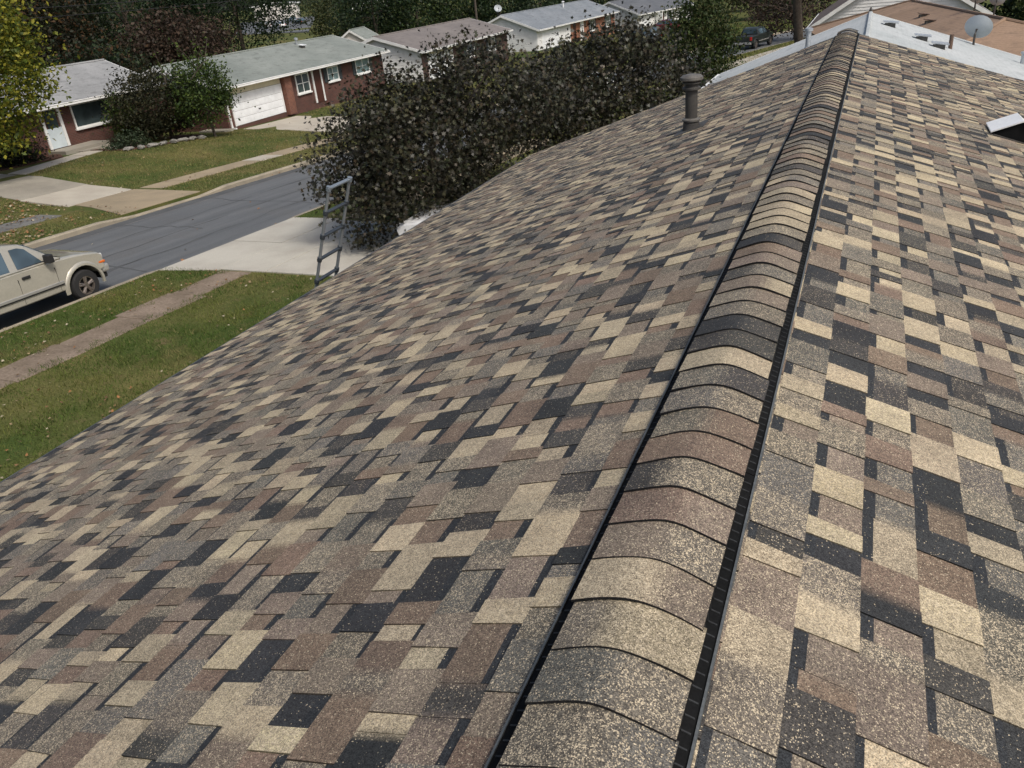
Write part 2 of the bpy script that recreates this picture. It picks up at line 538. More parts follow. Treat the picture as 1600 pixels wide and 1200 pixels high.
# road sheet
ys = np.concatenate([np.arange(-60, 60, 1.5), np.arange(60, 140, 3.0), [150, 170, 200, 260]])
rv, rf = [], []
for y in ys:
    for s_ in (-HALF, 0, HALF):
        rv.append((XC(y) + s_, y, road_z(y) + (0.03 if s_ == 0 else 0)))
for k in range(len(ys) - 1):
    for i in range(2):
        rf.append((k * 3 + i, k * 3 + i + 1, (k + 1) * 3 + i + 1, (k + 1) * 3 + i))
me = bpy.data.meshes.new('road')
me.from_pydata(rv, [], rf)
road = structure(link('road', me, M['asphalt']))

def strip(name, s0, s1, y0, y1, dz, mat, step=1.5, wob=0.0, parent=None):
    m = MB()
    yy = np.arange(y0, y1 + 1e-6, step)
    vs, fs = [], []
    for y in yy:
        a = s0 + wob * math.sin(y * 1.7) * 0.5 + wob * (random.random() - 0.5)
        b = s1 + wob * math.cos(y * 2.3) * 0.5 + wob * (random.random() - 0.5)
        for s_ in (a, b):
            vs.append((XC(y) + s_, y, road_z(y) + 0.03 * (1 - abs(s_) / HALF) + dz))
    for k in range(len(yy) - 1):
        fs.append((2 * k, 2 * k + 1, 2 * k + 3, 2 * k + 2))
    m.mesh(vs, fs)
    return m.build(name, mat, parent)

strip('seam', -2.66, -2.60, -20, 80, 0.005, M['seam'], parent=road)
strip('seam', -HALF + 0.02, -2.67, -20, 80, 0.004, M['asphalt_dark'], wob=0.04, parent=road)
strip('seam', 0.25, 0.30, -20, 60, 0.005, M['asphalt_dark'], step=0.8, wob=0.10, parent=road)
strip('seam', 1.55, 1.60, -20, 60, 0.005, M['asphalt_dark'], step=0.7, wob=0.16, parent=road)
strip('seam', -1.1, -1.06, -20, 60, 0.005, M['asphalt_dark'], step=1.1, wob=0.10, parent=road)

# tar-filled cracks wandering across the street
for yc_, sa, sb in ((9.5, -3.0, 0.4), (14.8, -1.5, 3.0), (18.2, -3.1, 1.0), (22.5, -2.8, 2.9), (27.0, -0.6, 3.1), (33.0, -3.0, 2.0), (40.0, -2.5, 3.0)):
    m = MB(); vs = []; fs = []
    yy_ = yc_
    for k_, s_ in enumerate(np.arange(sa, sb, 0.35)):
        yy_ += random.uniform(-0.16, 0.16)
        for d_ in (-0.018, 0.018):
            y_ = yy_ + d_ * random.uniform(0.5, 1.6)
            vs.append((float(XC(y_)) + s_, y_, float(road_z(y_)) + 0.03 * (1 - abs(s_) / HALF) + 0.007))
        if k_: fs.append((2 * k_ - 2, 2 * k_ - 1, 2 * k_ + 1, 2 * k_))
    m.mesh(vs, fs); m.build('crack', M['asphalt_dark'], road)
# kerbs: a real step on both sides
for sgn in (-1, 1):
    vs, fs = [], []
    yy = np.concatenate([np.arange(-60, 60, 1.5), np.arange(60, 141, 3.0)])
    prof = [(HALF, -0.10), (HALF, 0.13), (HALF + 0.03, 0.165), (HALF + 0.18, 0.17), (HALF + 0.18, -0.10)]
    for y in yy:
        drop = 0.0
        if sgn > 0 and 13.9 < y < 19.2: drop = 0.11
        if sgn < 0 and 19.0 < y < 22.8: drop = 0.11
        for k, (s_, z) in enumerate(prof):
            vs.append((XC(y) + sgn * s_, y, road_z(y) + (z - drop if 0 < k < 4 else z)))
    n = len(prof)
    for k in range(len(yy) - 1):
        for i in range(n - 1):
            fs.append((k * n + i, k * n + i + 1, (k + 1) * n + i + 1, (k + 1) * n + i))
    m = MB(); m.mesh(vs, fs)
    structure(m.build('kerb', M['kerb']))

def slab(name, poly, mat, parent, dz=0.03, th=0.10, jit=0.004):
    """a concrete slab lying on the terrain, edges and joints real"""
    m = MB()
    j = random.uniform(-jit, jit)
    top = [(x, y, float(GZ(x, y)) + dz + j) for x, y in poly]
    m.prism(top, (0, 0, -th))
    return m.build(name, mat, parent, bevel=0.008)

def paving(name):
    o = bpy.data.objects.new(name, None)
    C.objects.link(o)
    o['kind'] = 'structure'
    return o

J = 0.012
# near driveway beside the house, pale new concrete
dw = paving('driveway')
xs = [-15.68, -14.0, -12.65, -10.2, -7.6, -5.0, -2.4]
for a, b in zip(xs[:-1], xs[1:]):
    yl = 14.05 if a > -15 else 13.75
    yr = 19.0 if a > -15 else 19.2
    ym = (yl + yr) / 2
    slab('slab', [(a + J, yl), (b - J, yl + (0.25 if a < -15 else 0)), (b - J, ym - J), (a + J, ym - J)], M['conc_white'], dw)
    slab('slab', [(a + J, ym + J), (b - J, ym + J), (b - J, yr), (a + J, yr)], M['conc_white'], dw)
# near sidewalk, half buried in soil
nw = paving('sidewalk')
y = -9.0
while y < 13.8:
    e = min(y + 1.52, 14.0)
    w0, w1 = -13.85 + random.uniform(-.10, .10), -12.95 + random.uniform(-.12, .12)
    slab('slab', [(w0, y), (w1, y), (w1 + random.uniform(-.06, .06), e - 0.01), (w0 + random.uniform(-.06, .06), e - 0.01)], M['dirt_walk'], nw, dz=0.012)
    y = e
y = 19.3
while y < 34:
    slab('slab', [(-13.9, y), (-12.7, y), (-12.7, y + 1.5), (-13.9, y + 1.5)], M['conc_tan'], nw)
    y += 1.52
# far sidewalk
fw = paving('sidewalk')
y = 2.0
k = 0
while y < 70:
    x0 = float(XC(y)) - 7.05
    x1 = float(XC(y)) - 5.85
    x2, x3 = float(XC(y + 1.5)) - 7.05, float(XC(y + 1.5)) - 5.85
    if not (19.4 < y + 0.75 < 23.1):
        mm = M['conc_dark'] if y < 19.5 else (M['conc_light'] if k == 18 else M['conc_tan'])
        slab('slab', [(x0, y), (x1, y), (x3, y + 1.5 - J), (x2, y + 1.5 - J)], mm, fw)
    y += 1.52
    k += 1
# far driveway of the left house: tan apron, pale slabs behind
fd = paving('driveway')
slab('slab', [(-24.98, 19.9), (-22.62, 19.0), (-22.62, 22.75), (-24.98, 22.95)], M['conc_tan'], fd)
slab('slab', [(-26.2, 20.2), (-25.0, 19.92), (-25.0, 22.97), (-26.2, 23.0)], M['conc_tan'], fd)
for a, b, mm in ((-28.6, -26.22, 'conc_light'), (-31.0, -28.62, 'conc_grey'), (-33.4, -31.02, 'conc_grey'), (-35.8, -33.42, 'conc_grey'), (-38.2, -35.82, 'conc_grey')):
    slab('slab', [(a, 19.9), (b - .01, 19.95), (b - .01, 22.95), (a, 22.9)], M[mm], fd)
pw = paving('front_walk')
slab('slab', [(-33.2, 23.0), (-32.1, 23.0), (-33.9, 27.6), (-34.9, 27.4)], M['conc_light'], pw)
slab('slab', [(-34.95, 27.5), (-33.9, 27.7), (-34.9, 30.6), (-36.2, 30.6)], M['conc_light'], pw)
# green roof house driveway
gd = paving('driveway')
for a, b in ((-22.7, -25.1), (-26.4, -29.9), (-29.92, -33.4)):
    slab('slab', [(b, 38.2), (a, 38.2), (a, 43.4), (b, 43.4)], M['conc_light'], gd)
# right hand pavement further down the street
rw = paving('sidewalk')
for y in np.arange(52, 95, 3.0):
    x0, x1 = float(XC(y)) + 5.2, float(XC(y + 3)) + 5.2
    slab('slab', [(x0, y), (x0 + 1.4, y), (x1 + 1.4, y + 3 - .02), (x1, y + 3 - .02)], M['conc_light'], rw)
rw['kind'] = 'structure'

# ------------------------------------------------------------------ the house underfoot
TH = 0.3238
AX, AZ = -0.3183, -1.2405
ct, st = math.cos(TH), math.sin(TH)
SLOPE = 5.82
Y0, Y1 = -3.0, 14.32
house = thing('house', 'house underfoot with mottled brown asphalt shingle roof and black ridge vent', 'house', (AX, 6.0, -5.2))

def rp(side, d, y, h=0.0):
    """point on the roof: side -1 left / +1 right, d metres down from the ridge, h above the deck"""
    return (AX + side * (d * ct + h * st), y, AZ - d * st + h * ct)

roof = MB()
for sd in (-1, 1):
    a = [rp(sd, 0.02, Y0, -0.003), rp(sd, SLOPE - 0.01, Y0, -0.003), rp(sd, SLOPE - 0.01, Y1, -0.003), rp(sd, 0.02, Y1, -0.003)]
    roof.prism(a, (0, 0, -0.10))
roof = roof.build('roof', M['blackplastic'], house)
# walls, gables, fascia, gutter line
w = MB()
xl, xr = AX - SLOPE * ct + 0.45, AX + SLOPE * ct - 0.45
zt = AZ - (SLOPE - 0.47) * st - 0.12
for y in (Y0 + 0.3, Y1 - 0.45):
    w.prism([(xl, y, zt), (xl, y + 0.15, zt), (xr, y + 0.15, zt), (xr, y, zt)], (0, 0, -2.9))
    w.prism([(xl, y, zt), (xr, y, zt), (AX, y, AZ - 0.2)], (0, 0.15, 0))
for x in (xl, xr - 0.15):
    w.box((x, Y0 + 0.46, zt - 2.9), (x + 0.15, Y1 - 0.46, zt))
w.build('wall', M['brick_red'], house)
for sd in (-1, 1):
    m = MB()
    p0 = rp(sd, SLOPE, 0)
    x0, x1 = sorted((p0[0] - sd * 0.02, p0[0] - sd * 0.05))
    m.box((x0, Y0, p0[2] - 0.20), (x1, Y1, p0[2] - 0.02))
    m.build('fascia', M['trim'], house)
    m = MB()
    x0, x1 = sorted((p0[0] - sd * 0.015, p0[0] + sd * 0.012))
    m.box((x0, Y0 - 0.02, p0[2] - 0.045), (x1, Y1 + 0.02, p0[2] - 0.006))
    m.build('drip_edge', M['vent_lip'], house)
    m = MB()
    m.prism([rp(sd, 0.02, Y1 + 0.02, 0.0), rp(sd, SLOPE, Y1 + 0.02, 0.0), rp(sd, SLOPE, Y1 + 0.05, 0.0), rp(sd, 0.02, Y1 + 0.05, 0.0)], (0, 0, -0.15))
    m.build('rake_board', M['trim'], house)

# ---- laminated shingles: every coloured tab has its own edges and butt
EXP = 0.143
TAN = ((0.385, 0.325, 0.222), 0.36)
SAND = ((0.265, 0.226, 0.160), 0.34)
BRN = ((0.168, 0.126, 0.096), 0.05)
TAUPE = ((0.175, 0.143, 0.115), 0.12)
MIX = ((0.125, 0.113, 0.093), 0.27)
GREY = ((0.112, 0.107, 0.096), 0.17)
DARK = ((0.036, 0.038, 0.040), 0.012)
COAL = ((0.056, 0.054, 0.051), 0.05)
BAND = (0.029, 0.032, 0.036, 0.012)
def jitter(c, j=0.12):
    k = 1 + random.uniform(-j, j)
    return tuple(v * k * (1 + random.uniform(-0.02, 0.02)) for v in c[0]) + (c[1] * random.uniform(0.75, 1.3),)
POOL_T = [TAN] * 19 + [SAND] * 10 + [BRN] * 16 + [TAUPE] * 15 + [MIX] * 22 + [GREY] * 11 + [DARK] * 8 + [COAL] * 7
POOL_L = [TAN] * 9 + [SAND] * 9 + [BRN] * 15 + [TAUPE] * 12 + [MIX] * 24 + [GREY] * 13 + [DARK] * 13 + [COAL] * 10

def tab_faces(m, side, d0, d1, ya, yb, proud, col, band, cl=None, cr_=None):
    """one tab: upper edge at d0, butt at d1, between ya and yb"""
    hb = 0.0085 if proud else 0.0045
    ht = 0.0042 if proud else 0.0008
    tp = (0.006 * random.random()) if proud else 0.0
    dd = d1 + random.uniform(-0.0015, 0.0015)
    A = rp(side, d0, ya - tp, ht); B = rp(side, d0, yb + tp, ht)
    Cc = rp(side, dd, yb, hb); D = rp(side, dd, ya, hb)
    C2 = rp(side, dd, yb, -0.002); D2 = rp(side, dd, ya, -0.002)
    A2 = rp(side, d0, ya - tp, -0.002); B2 = rp(side, d0, yb + tp, -0.002)
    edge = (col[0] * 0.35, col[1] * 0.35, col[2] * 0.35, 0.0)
    if band:
        t = band / (d1 - d0)
        E = tuple(a + (b - a) * t for a, b in zip(A, D)); F = tuple(a + (b - a) * t for a, b in zip(B, Cc))
        m.face([A, B, F, E], BAND)
    else:
        E, F = A, B
    # granule drops run into each other: soft colour change towards same-level neighbours
    L_ = lambda p, q, t: tuple(a + (b - a) * t for a, b in zip(p, q))
    g = [tuple(v * k_ for v in col[:3]) + (col[3],) for k_ in (random.uniform(0.9, 1.1) for _ in range(4))]
    s0 = min(0.3, 0.022 / (yb - ya)) if cl else 0.0
    s1 = min(0.3, 0.022 / (yb - ya)) if cr_ else 0.0
    E1, F1, C1, D1 = L_(E, F, s0), L_(E, F, 1 - s1), L_(D, Cc, 1 - s1), L_(D, Cc, s0)
    if cl:
        h = tuple((a + b) / 2 for a, b in zip(cl, col))
        m.face([E, E1, D1, D], [h, g[0], g[3], h])
    m.face([E1, F1, C1, D1], g)
    if cr_:
        h = tuple((a + b) / 2 for a, b in zip(cr_, col))
        m.face([F1, F, Cc, C1], [g[1], h, h, g[2]])
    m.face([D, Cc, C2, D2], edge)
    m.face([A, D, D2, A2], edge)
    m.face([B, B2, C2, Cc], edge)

tabs = []
def lay(side, first):
    above = []
    d1 = first
    while d1 < SLOPE + 0.02:
        d0 = max(d1 - EXP - 0.004, 0.08)
        y = Y0 + random.uniform(-0.25, 0)
        proud = random.random() < 0.5
        last = None
        row, ai = [], 0
        while y < Y1 + 0.02:
            wdt = random.choice((0.065, 0.085, 0.10, 0.11, 0.125, 0.14, 0.16, 0.20)) * random.uniform(0.9, 1.1)
            if not proud:
                wdt *= 0.88
            e = min(y + wdt, Y1 + 0.03)
            yc = (y + e) / 2
            while ai < len(above) - 1 and above[ai][0] < yc:
                ai += 1
            up_ = above[ai][1] if above else None
            for _ in range(5):
                c = random.choice(POOL_T if proud else POOL_L)
                if c is not last and (c is not up_ or random.random() < 0.25):
                    break
            row.append((e, c))
            last = c
            band = 0.0
            if not proud and random.random() < 0.8:
                band = random.uniform(0.024, 0.048)
            tabs.append((side, d0, min(d1, SLOPE + 0.015), y + 0.0008, e - 0.0008, proud, jitter(c), band))
            y = e
            proud = (not proud) if random.random() < 0.86 else proud
        d1 += EXP
        above = row
lay(-1, 0.165)
lay(1, 0.162)
for i in range(len(tabs)):
    t = tabs[i]
    nb = []
    for j in (i - 1, i + 1):
        ok = 0 <= j < len(tabs) and tabs[j][0] == t[0] and abs(tabs[j][2] - t[2]) < 0.01 and tabs[j][5] == t[5]
        nb.append(tabs[j][6] if ok else None)
    tabs[i] = t[:8] + tuple(nb)
def seen_size(t):
    side, d0, d1, ya, yb = t[:5]
    p = np.array(rp(side, (d0 + d1) / 2, (ya + yb) / 2))
    z = p @ cf
    if z < 0.3:
        return 0
    u, v = FPX * (p @ cR) / z, FPX * (p @ cU) / z
    if abs(u) > 830 or abs(v) > 630 or (side > 0 and d1 < 0.17) or (side < 0 and d1 < 0.2):
        return 0
    nrm = np.array((side * st, 0, ct))
    return (d1 - d0) * (yb - ya) * abs(p @ nrm) / np.linalg.norm(p) ** 3
order = sorted(range(len(tabs)), key=lambda i: -seen_size(tabs[i]))
big = set(order[:300])
field = MB()
for i, t in enumerate(tabs):
    if i in big:
        m = MB()
        tab_faces(m, *t)
        m.build('shingle_tab', M['granule'], roof)
    else:
        tab_faces(field, *t)
stuff(field.build('shingle_field', M['granule'], roof))

# ---- ridge vent under the caps: 1.22 m plastic sections with ribs
VX = -0.337
ZE = -1.236                                         # height of the cap edges
HW = 0.1435
ribs = MB()
y = Y0
while y < Y1 - 0.02:
    e = min(y + 1.22, Y1)
    m = MB()
    lip = MB()
    for sd, fo in ((-1, 0.186), (1, 0.169)):
        xi = VX + sd * (HW - 0.022)
        xo = VX + sd * fo
        def zr(x): return AZ - abs(x - AX) * math.tan(TH)
        # flange lying on the roof and recessed side wall
        a, b = sorted((xi, xo))
        m.prism([(a, y + .002, zr(a) + 0.016), (b, y + .002, zr(b) + 0.016), (b, e - .002, zr(b) + 0.016), (a, e - .002, zr(a) + 0.016)], (0, 0, -0.03))
        a, b = sorted((xi - sd * 0.02, xi))
        m.box((a, y + .002, zr(xi) - 0.02), (b, e - .002, ZE + 0.01))
        yy = y + 0.02
        while yy < e - 0.02:
            a, b = sorted((xi - sd * 0.001, xi + sd * 0.018))
            ribs.box((a, yy, zr(xi) + 0.012), (b, yy + 0.004, ZE - 0.006))
            a, b = sorted((xi + sd * 0.019, xo - sd * 0.010))
            ribs.prism([(a, yy, zr(a) + 0.0185), (b, yy, zr(b) + 0.0185), (b, yy + 0.0035, zr(b) + 0.0185), (a, yy + 0.0035, zr(a) + 0.0185)], (0, 0, -0.006))
            yy += 0.036
        a, b = sorted((xo - sd * 0.004, xo + sd * 0.001))
        lip.prism([(a, y + .002, zr(a) + 0.021), (b, y + .002, zr(b) + 0.021), (b, e - .002, zr(b) + 0.021), (a, e - .002, zr(a) + 0.021)], (0, 0, -0.024))
    v_ = m.build('ridge_vent', M['vent'], roof)
    y = e
    lip.build('vent_lip', M['vent_lip'], house)
stuff(ribs.build('vent_ribs', M['vent_rib'], house))

# ---- ridge caps
NC = 14
def cap_z(t):
    # flat-ish sides with a rounded crown, t in -1..1
    return ZE + 0.043 * (1 - (math.sqrt(t * t + 0.14) - math.sqrt(0.14)) / (math.sqrt(1.14) - math.sqrt(0.14)))
k = 0
y = 0.9602 - 28 * EXP
CAPPOOL = [TAN, SAND, BRN, TAUPE, MIX, MIX, GREY, COAL, DARK, TAUPE, GREY, BRN]
NEAR = [(MIX, GREY), (GREY, MIX), (MIX, SAND), (SAND, TAUPE), (TAUPE, MIX), (BRN, TAUPE), (COAL, MIX), (BRN, BRN), (MIX, BRN), (GREY, MIX), (GREY, COAL), (SAND, SAND), (COAL, COAL), (DARK, COAL), (GREY, MIX), (MIX, TAUPE), (TAUPE, SAND), (COAL, GREY), (TAUPE, TAUPE), (BRN, TAUPE), (DARK, COAL), (MIX, MIX), (SAND, SAND), (TAN, SAND), (SAND, TAN)]
ni = 0
last = None
while y < Y1:
    m = MB()
    skew = random.uniform(-0.006, 0.006)
    tw = random.uniform(-0.004, 0.004)
    sag = random.uniform(-0.003, 0.002)
    lift = random.uniform(-0.004, 0.006)
    e = min(y + EXP + 0.006, Y1 + 0.02)
    stops = []
    c = random.choice(CAPPOOL)
    for _ in range(3):
        if c is not last:
            break
        c = random.choice(CAPPOOL)
    last = c
    c2 = random.choice(CAPPOOL) if random.random() < 0.45 else c
    if y > 0.74 and ni < len(NEAR):
        c, c2 = NEAR[ni]
        ni += 1
    cut = random.uniform(0.3, 0.7)
    ca, cb = jitter(c), jitter(c2)
    rows = []
    for (yy, dh) in ((y, 0.0105), (e, 0.003)):
        rows.append([(VX + tw + t * HW, yy + skew * t + 0.0015 * math.sin(t * 5 + k), cap_z(t) + dh + sag * (1 - t * t) + lift * max(0, abs(t) - 0.6)) for t in np.linspace(-1, 1, NC + 1)])
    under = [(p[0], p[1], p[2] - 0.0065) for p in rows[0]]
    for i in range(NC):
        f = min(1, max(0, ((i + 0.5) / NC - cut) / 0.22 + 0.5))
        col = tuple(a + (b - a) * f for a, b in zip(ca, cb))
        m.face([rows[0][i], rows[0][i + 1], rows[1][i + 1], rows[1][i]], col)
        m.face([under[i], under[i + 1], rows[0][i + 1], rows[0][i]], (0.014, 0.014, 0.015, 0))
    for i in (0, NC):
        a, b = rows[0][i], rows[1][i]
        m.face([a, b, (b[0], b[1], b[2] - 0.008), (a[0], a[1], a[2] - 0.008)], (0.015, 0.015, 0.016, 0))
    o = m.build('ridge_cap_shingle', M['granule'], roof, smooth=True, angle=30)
    y += EXP + random.uniform(-0.0025, 0.0025)
    k += 1

def lathe(m, c, prof, seg=24):
    """prof: list of (radius, z)"""
    vs, fs = [], []
    for r, z in prof:
        for t in np.linspace(0, 2 * math.pi, seg, endpoint=False):
            vs.append((c[0] + r * math.cos(t), c[1] + r * math.sin(t), c[2] + z))
    for k in range(len(prof) - 1):
        for j in range(seg):
            fs.append((k * seg + j, k * seg + (j + 1) % seg, (k + 1) * seg + (j + 1) % seg, (k + 1) * seg + j))
    fs.append(tuple(reversed(range(seg))))
    fs.append(tuple((len(prof) - 1) * seg + j for j in range(seg)))
    return m.mesh(vs, fs)

# flue pipe on the left slope
pb = (-1.79, 9.37, -1.76)
m = MB()
m.prism([rp(-1, 1.36, 9.14, 0.013), rp(-1, 1.72, 9.14, 0.013), rp(-1, 1.72, 9.60, 0.013), rp(-1, 1.36, 9.60, 0.013)], (0, 0, -0.012))
fl = m.build('pipe_flashing', M['pipe'], house)
m = MB(); lathe(m, pb, [(0.115, -0.06), (0.092, 0.05), (0.09, 0.10), (0.075, 0.11)])
m.build('pipe_boot', M['pipe'], house, smooth=True)
m = MB(); lathe(m, pb, [(0.068, 0.0), (0.068, 0.50)])
pipe = m.build('vent_pipe', M['pipe'], house, smooth=True)
m = MB(); lathe(m, pb, [(0.098, 0.115), (0.1, 0.135), (0.072, 0.15)])
m.build('storm_collar', M['pipe_cap'], pipe, smooth=True)
m = MB(); lathe(m, pb, [(0.07, 0.45), (0.102, 0.455), (0.102, 0.475), (0.075, 0.49), (0.075, 0.515), (0.105, 0.52), (0.105, 0.535), (0.07, 0.55)])
m.build('cap_rings', M['pipe'], pipe, smooth=True)
m = MB(); lathe(m, pb, [(0.12, 0.548), (0.128, 0.56), (0.125, 0.585), (0.10, 0.605), (0.05, 0.615), (0.01, 0.617)])
m.build('pipe_cap', M['pipe_cap'], pipe, smooth=True)

# box vent on the right slope
m = MB()
bx0, bx1, by0, by1 = 1.12, 1.62, 8.72, 9.15
zz = lambda x: AZ - abs(x - AX) * math.tan(TH)
ap = (bx0 + bx1) / 2
prof = [(bx0, zz(bx0) + 0.03), (ap, zz(ap) + 0.20), (bx1, zz(bx1) + 0.05)]
for (xa, za), (xb, zb) in zip(prof[:-1], prof[1:]):
    m.prism([(xa, by0, za), (xb, by0, zb), (xb, by1, zb), (xa, by1, za)], (0, 0, -0.012))
bv = m.build('roof_vent', M['white_metal'], house)
m = MB()
m.prism([(bx0 + 0.01, by0 + 0.02, zz(bx0) + 0.0), (ap, by0 + 0.02, zz(ap) + 0.186), (bx1 - 0.01, by0 + 0.02, zz(bx1) + 0.0)], (0, 0.38, 0))
m.build('vent_screen', M['vent'], bv)
m = MB()
m.prism([rp(1, 1.54, by0 - 0.03, 0.013), rp(1, 2.12, by0 - 0.03, 0.013), rp(1, 2.12, by1 + 0.04, 0.013), rp(1, 1.54, by1 + 0.04, 0.013)], (0, 0, -0.011))
m.build('vent_flange', M['pipe'], bv)

# ------------------------------------------------------------------ ladder against the eave
lad = thing('ladder', 'grey telescoping ladder with dark rungs leaning on the roof eave', 'ladder', (-6.86, 7.7, -5.4))
lb = np.array((-6.90, 7.53, -5.42)); lt = np.array((-5.56, 7.53, -1.97))
ld = (lt - lb); LLEN = np.linalg.norm(ld); ld /= LLEN
WL = 0.44
m = None
for k, dy in enumerate((0, WL)):
    m = MB()
    n_ = int(LLEN / 0.295)
    for q in range(n_):
        a = lb + ld * q * LLEN / n_
        b = lb + ld * (q + 1) * LLEN / n_
        r = 0.024 - 0.0005 * q
        m.tube([a + (0, dy, 0), b + (0, dy, 0)], r, 10)
    m.build('rail', M['ladder_rail'], lad, smooth=True)
n_ = int(LLEN / 0.295)
for q in range(1, n_ + 1):
    c = lb + ld * q * LLEN / n_
    m = MB()
    px = np.array((ld[2], 0, -ld[0]))
    def T(p): return tuple(c + px * p[0] + np.array((0, 1, 0)) * p[1] + ld * p[2])
    m.box((-0.022, -0.030, -0.012), (0.022, WL + 0.030, 0.012), T)
    rg = m.build('rung', M['ladder_top'] if q == n_ else M['ladder_rung'], lad, bevel=0.006)
    for dy in (0, WL):
        m = MB()
        m.tube([c + (0, dy, 0) - ld * 0.03, c + (0, dy, 0) + ld * 0.025], 0.031, 10)
        m.build('collar', M['ladder_top'] if q == n_ else M['ladder_rung'], rg, smooth=True)
# ------------------------------------------------------------------ houses
def frame(O, ang):
    """u along the street front, v out towards the street, z up"""
    U = np.array((math.sin(ang), math.cos(ang), 0.0)); V = np.array((math.cos(ang), -math.sin(ang), 0.0))
    O = np.array(O, float)
    return lambda p: tuple(O + U * p[0] + V * p[1] + np.array((0, 0, p[2])))

def window(T, par, u0, u1, z0, z1, v=0.0, glass='glass', shutters=None, mull=1, frame_mat='trim', rail=True):
    f = MB()
    t = 0.07
    f.box((u0 - t, v - 0.02, z0 - t), (u1 + t, v + 0.05, z0), T)
    f.box((u0 - t, v - 0.02, z1), (u1 + t, v + 0.05, z1 + t), T)
    f.box((u0 - t, v - 0.02, z0), (u0, v + 0.05, z1), T)
    f.box((u1, v - 0.02, z0), (u1 + t, v + 0.05, z1), T)
    for k in range(1, mull + 1):
        uc = u0 + (u1 - u0) * k / (mull + 1)
        f.box((uc - 0.02, v + 0.012, z0), (uc + 0.02, v + 0.045, z1), T)
    if rail: f.box((u0, v + 0.012, (z0 + z1) / 2 - 0.02), (u1, v + 0.04, (z0 + z1) / 2 + 0.02), T)
    w = f.build('window', M[frame_mat], par)
    m = MB(); m.box((u0, v - 0.02, z0), (u1, v + 0.01, z1), T)
    m.build('pane', M[glass], w)
    m = MB(); m.box((u0 - 0.12, v - 0.02, z0 - 0.15), (u1 + 0.12, v + 0.11, z0 - t - 0.003), T)
    m.build('sill', M[frame_mat], w)
    if shutters:
        for a in (u0 - t - 0.40, u1 + t + 0.02):
            m = MB(); m.box((a, v - 0.01, z0 - t), (a + 0.38, v + 0.045, z1 + t), T)
            m.build('shutter', M[shutters], par)
    return w

def garage_door(T, par, u0, u1, z0, z1, v=0.0, rows=4):
    f = MB()
    t = 0.10
    f.box((u0 - t, v - 0.02, z0), (u0, v + 0.04, z1 + t), T)
    f.box((u1, v - 0.02, z0), (u1 + t, v + 0.04, z1 + t), T)
    f.box((u0, v - 0.02, z1), (u1, v + 0.04, z1 + t), T)
    g = f.build('garage_door', M['trim'], par)
    h = (z1 - z0) / rows
    for k in range(rows):
        m = MB()
        m.box((u0, v - 0.05, z0 + k * h + 0.008), (u1, v + 0.012, z0 + (k + 1) * h - 0.008), T)
        n_ = 6
        wv = (u1 - u0) / n_
        for q in range(n_):
            m.box((u0 + q * wv + 0.10, v + 0.010, z0 + k * h + 0.08), (u0 + (q + 1) * wv - 0.10, v + 0.020, z0 + (k + 1) * h - 0.08), T)
        m.build('panel', M['garage'], g)
    m = MB(); m.box(((u0 + u1) / 2 - 0.09, v + 0.012, z0 + 1.5 * h), ((u0 + u1) / 2 + 0.09, v + 0.05, z0 + 1.5 * h + 0.05), T)
    m.build('handle', M['darkmetal'], g)
    return g

def siding(T, par, pts_fn, u0, u1, z0, z1, axis='u', v=0.0, step=0.2, mat='siding'):
    """overlapping boards on a wall; pts_fn(z) -> (lo, hi) clips them under a gable"""
    m = MB()
    z = z0
    while z < z1 - 0.02:
        e = min(z + step, z1)
        lo, hi = pts_fn(z + 0.01)
        lo2, hi2 = pts_fn(e)
        if hi - lo > 0.05:
            if axis == 'u':
                q = [(lo, v, z), (hi, v, z), (hi2, v, e), (lo2, v, e)]
                d = (0, 0.035, 0); d2 = (0, 0.012, 0)
            else:
                q = [(v, lo, z), (v, hi, z), (v, hi2, e), (v, lo2, e)]
                d = (-0.035, 0, 0); d2 = (-0.012, 0, 0)
            a = [tuple(np.add(q[0], d)), tuple(np.add(q[1], d)), tuple(np.add(q[2], d2)), tuple(np.add(q[3], d2))]
            vs = [T(p) for p in q + a]
            m.mesh(vs, [(4, 5, 6, 7), (0, 1, 5, 4), (1, 2, 6, 5), (2, 3, 7, 6), (3, 0, 4, 7)])
        z = e
    return m.build('siding', M[mat], par)

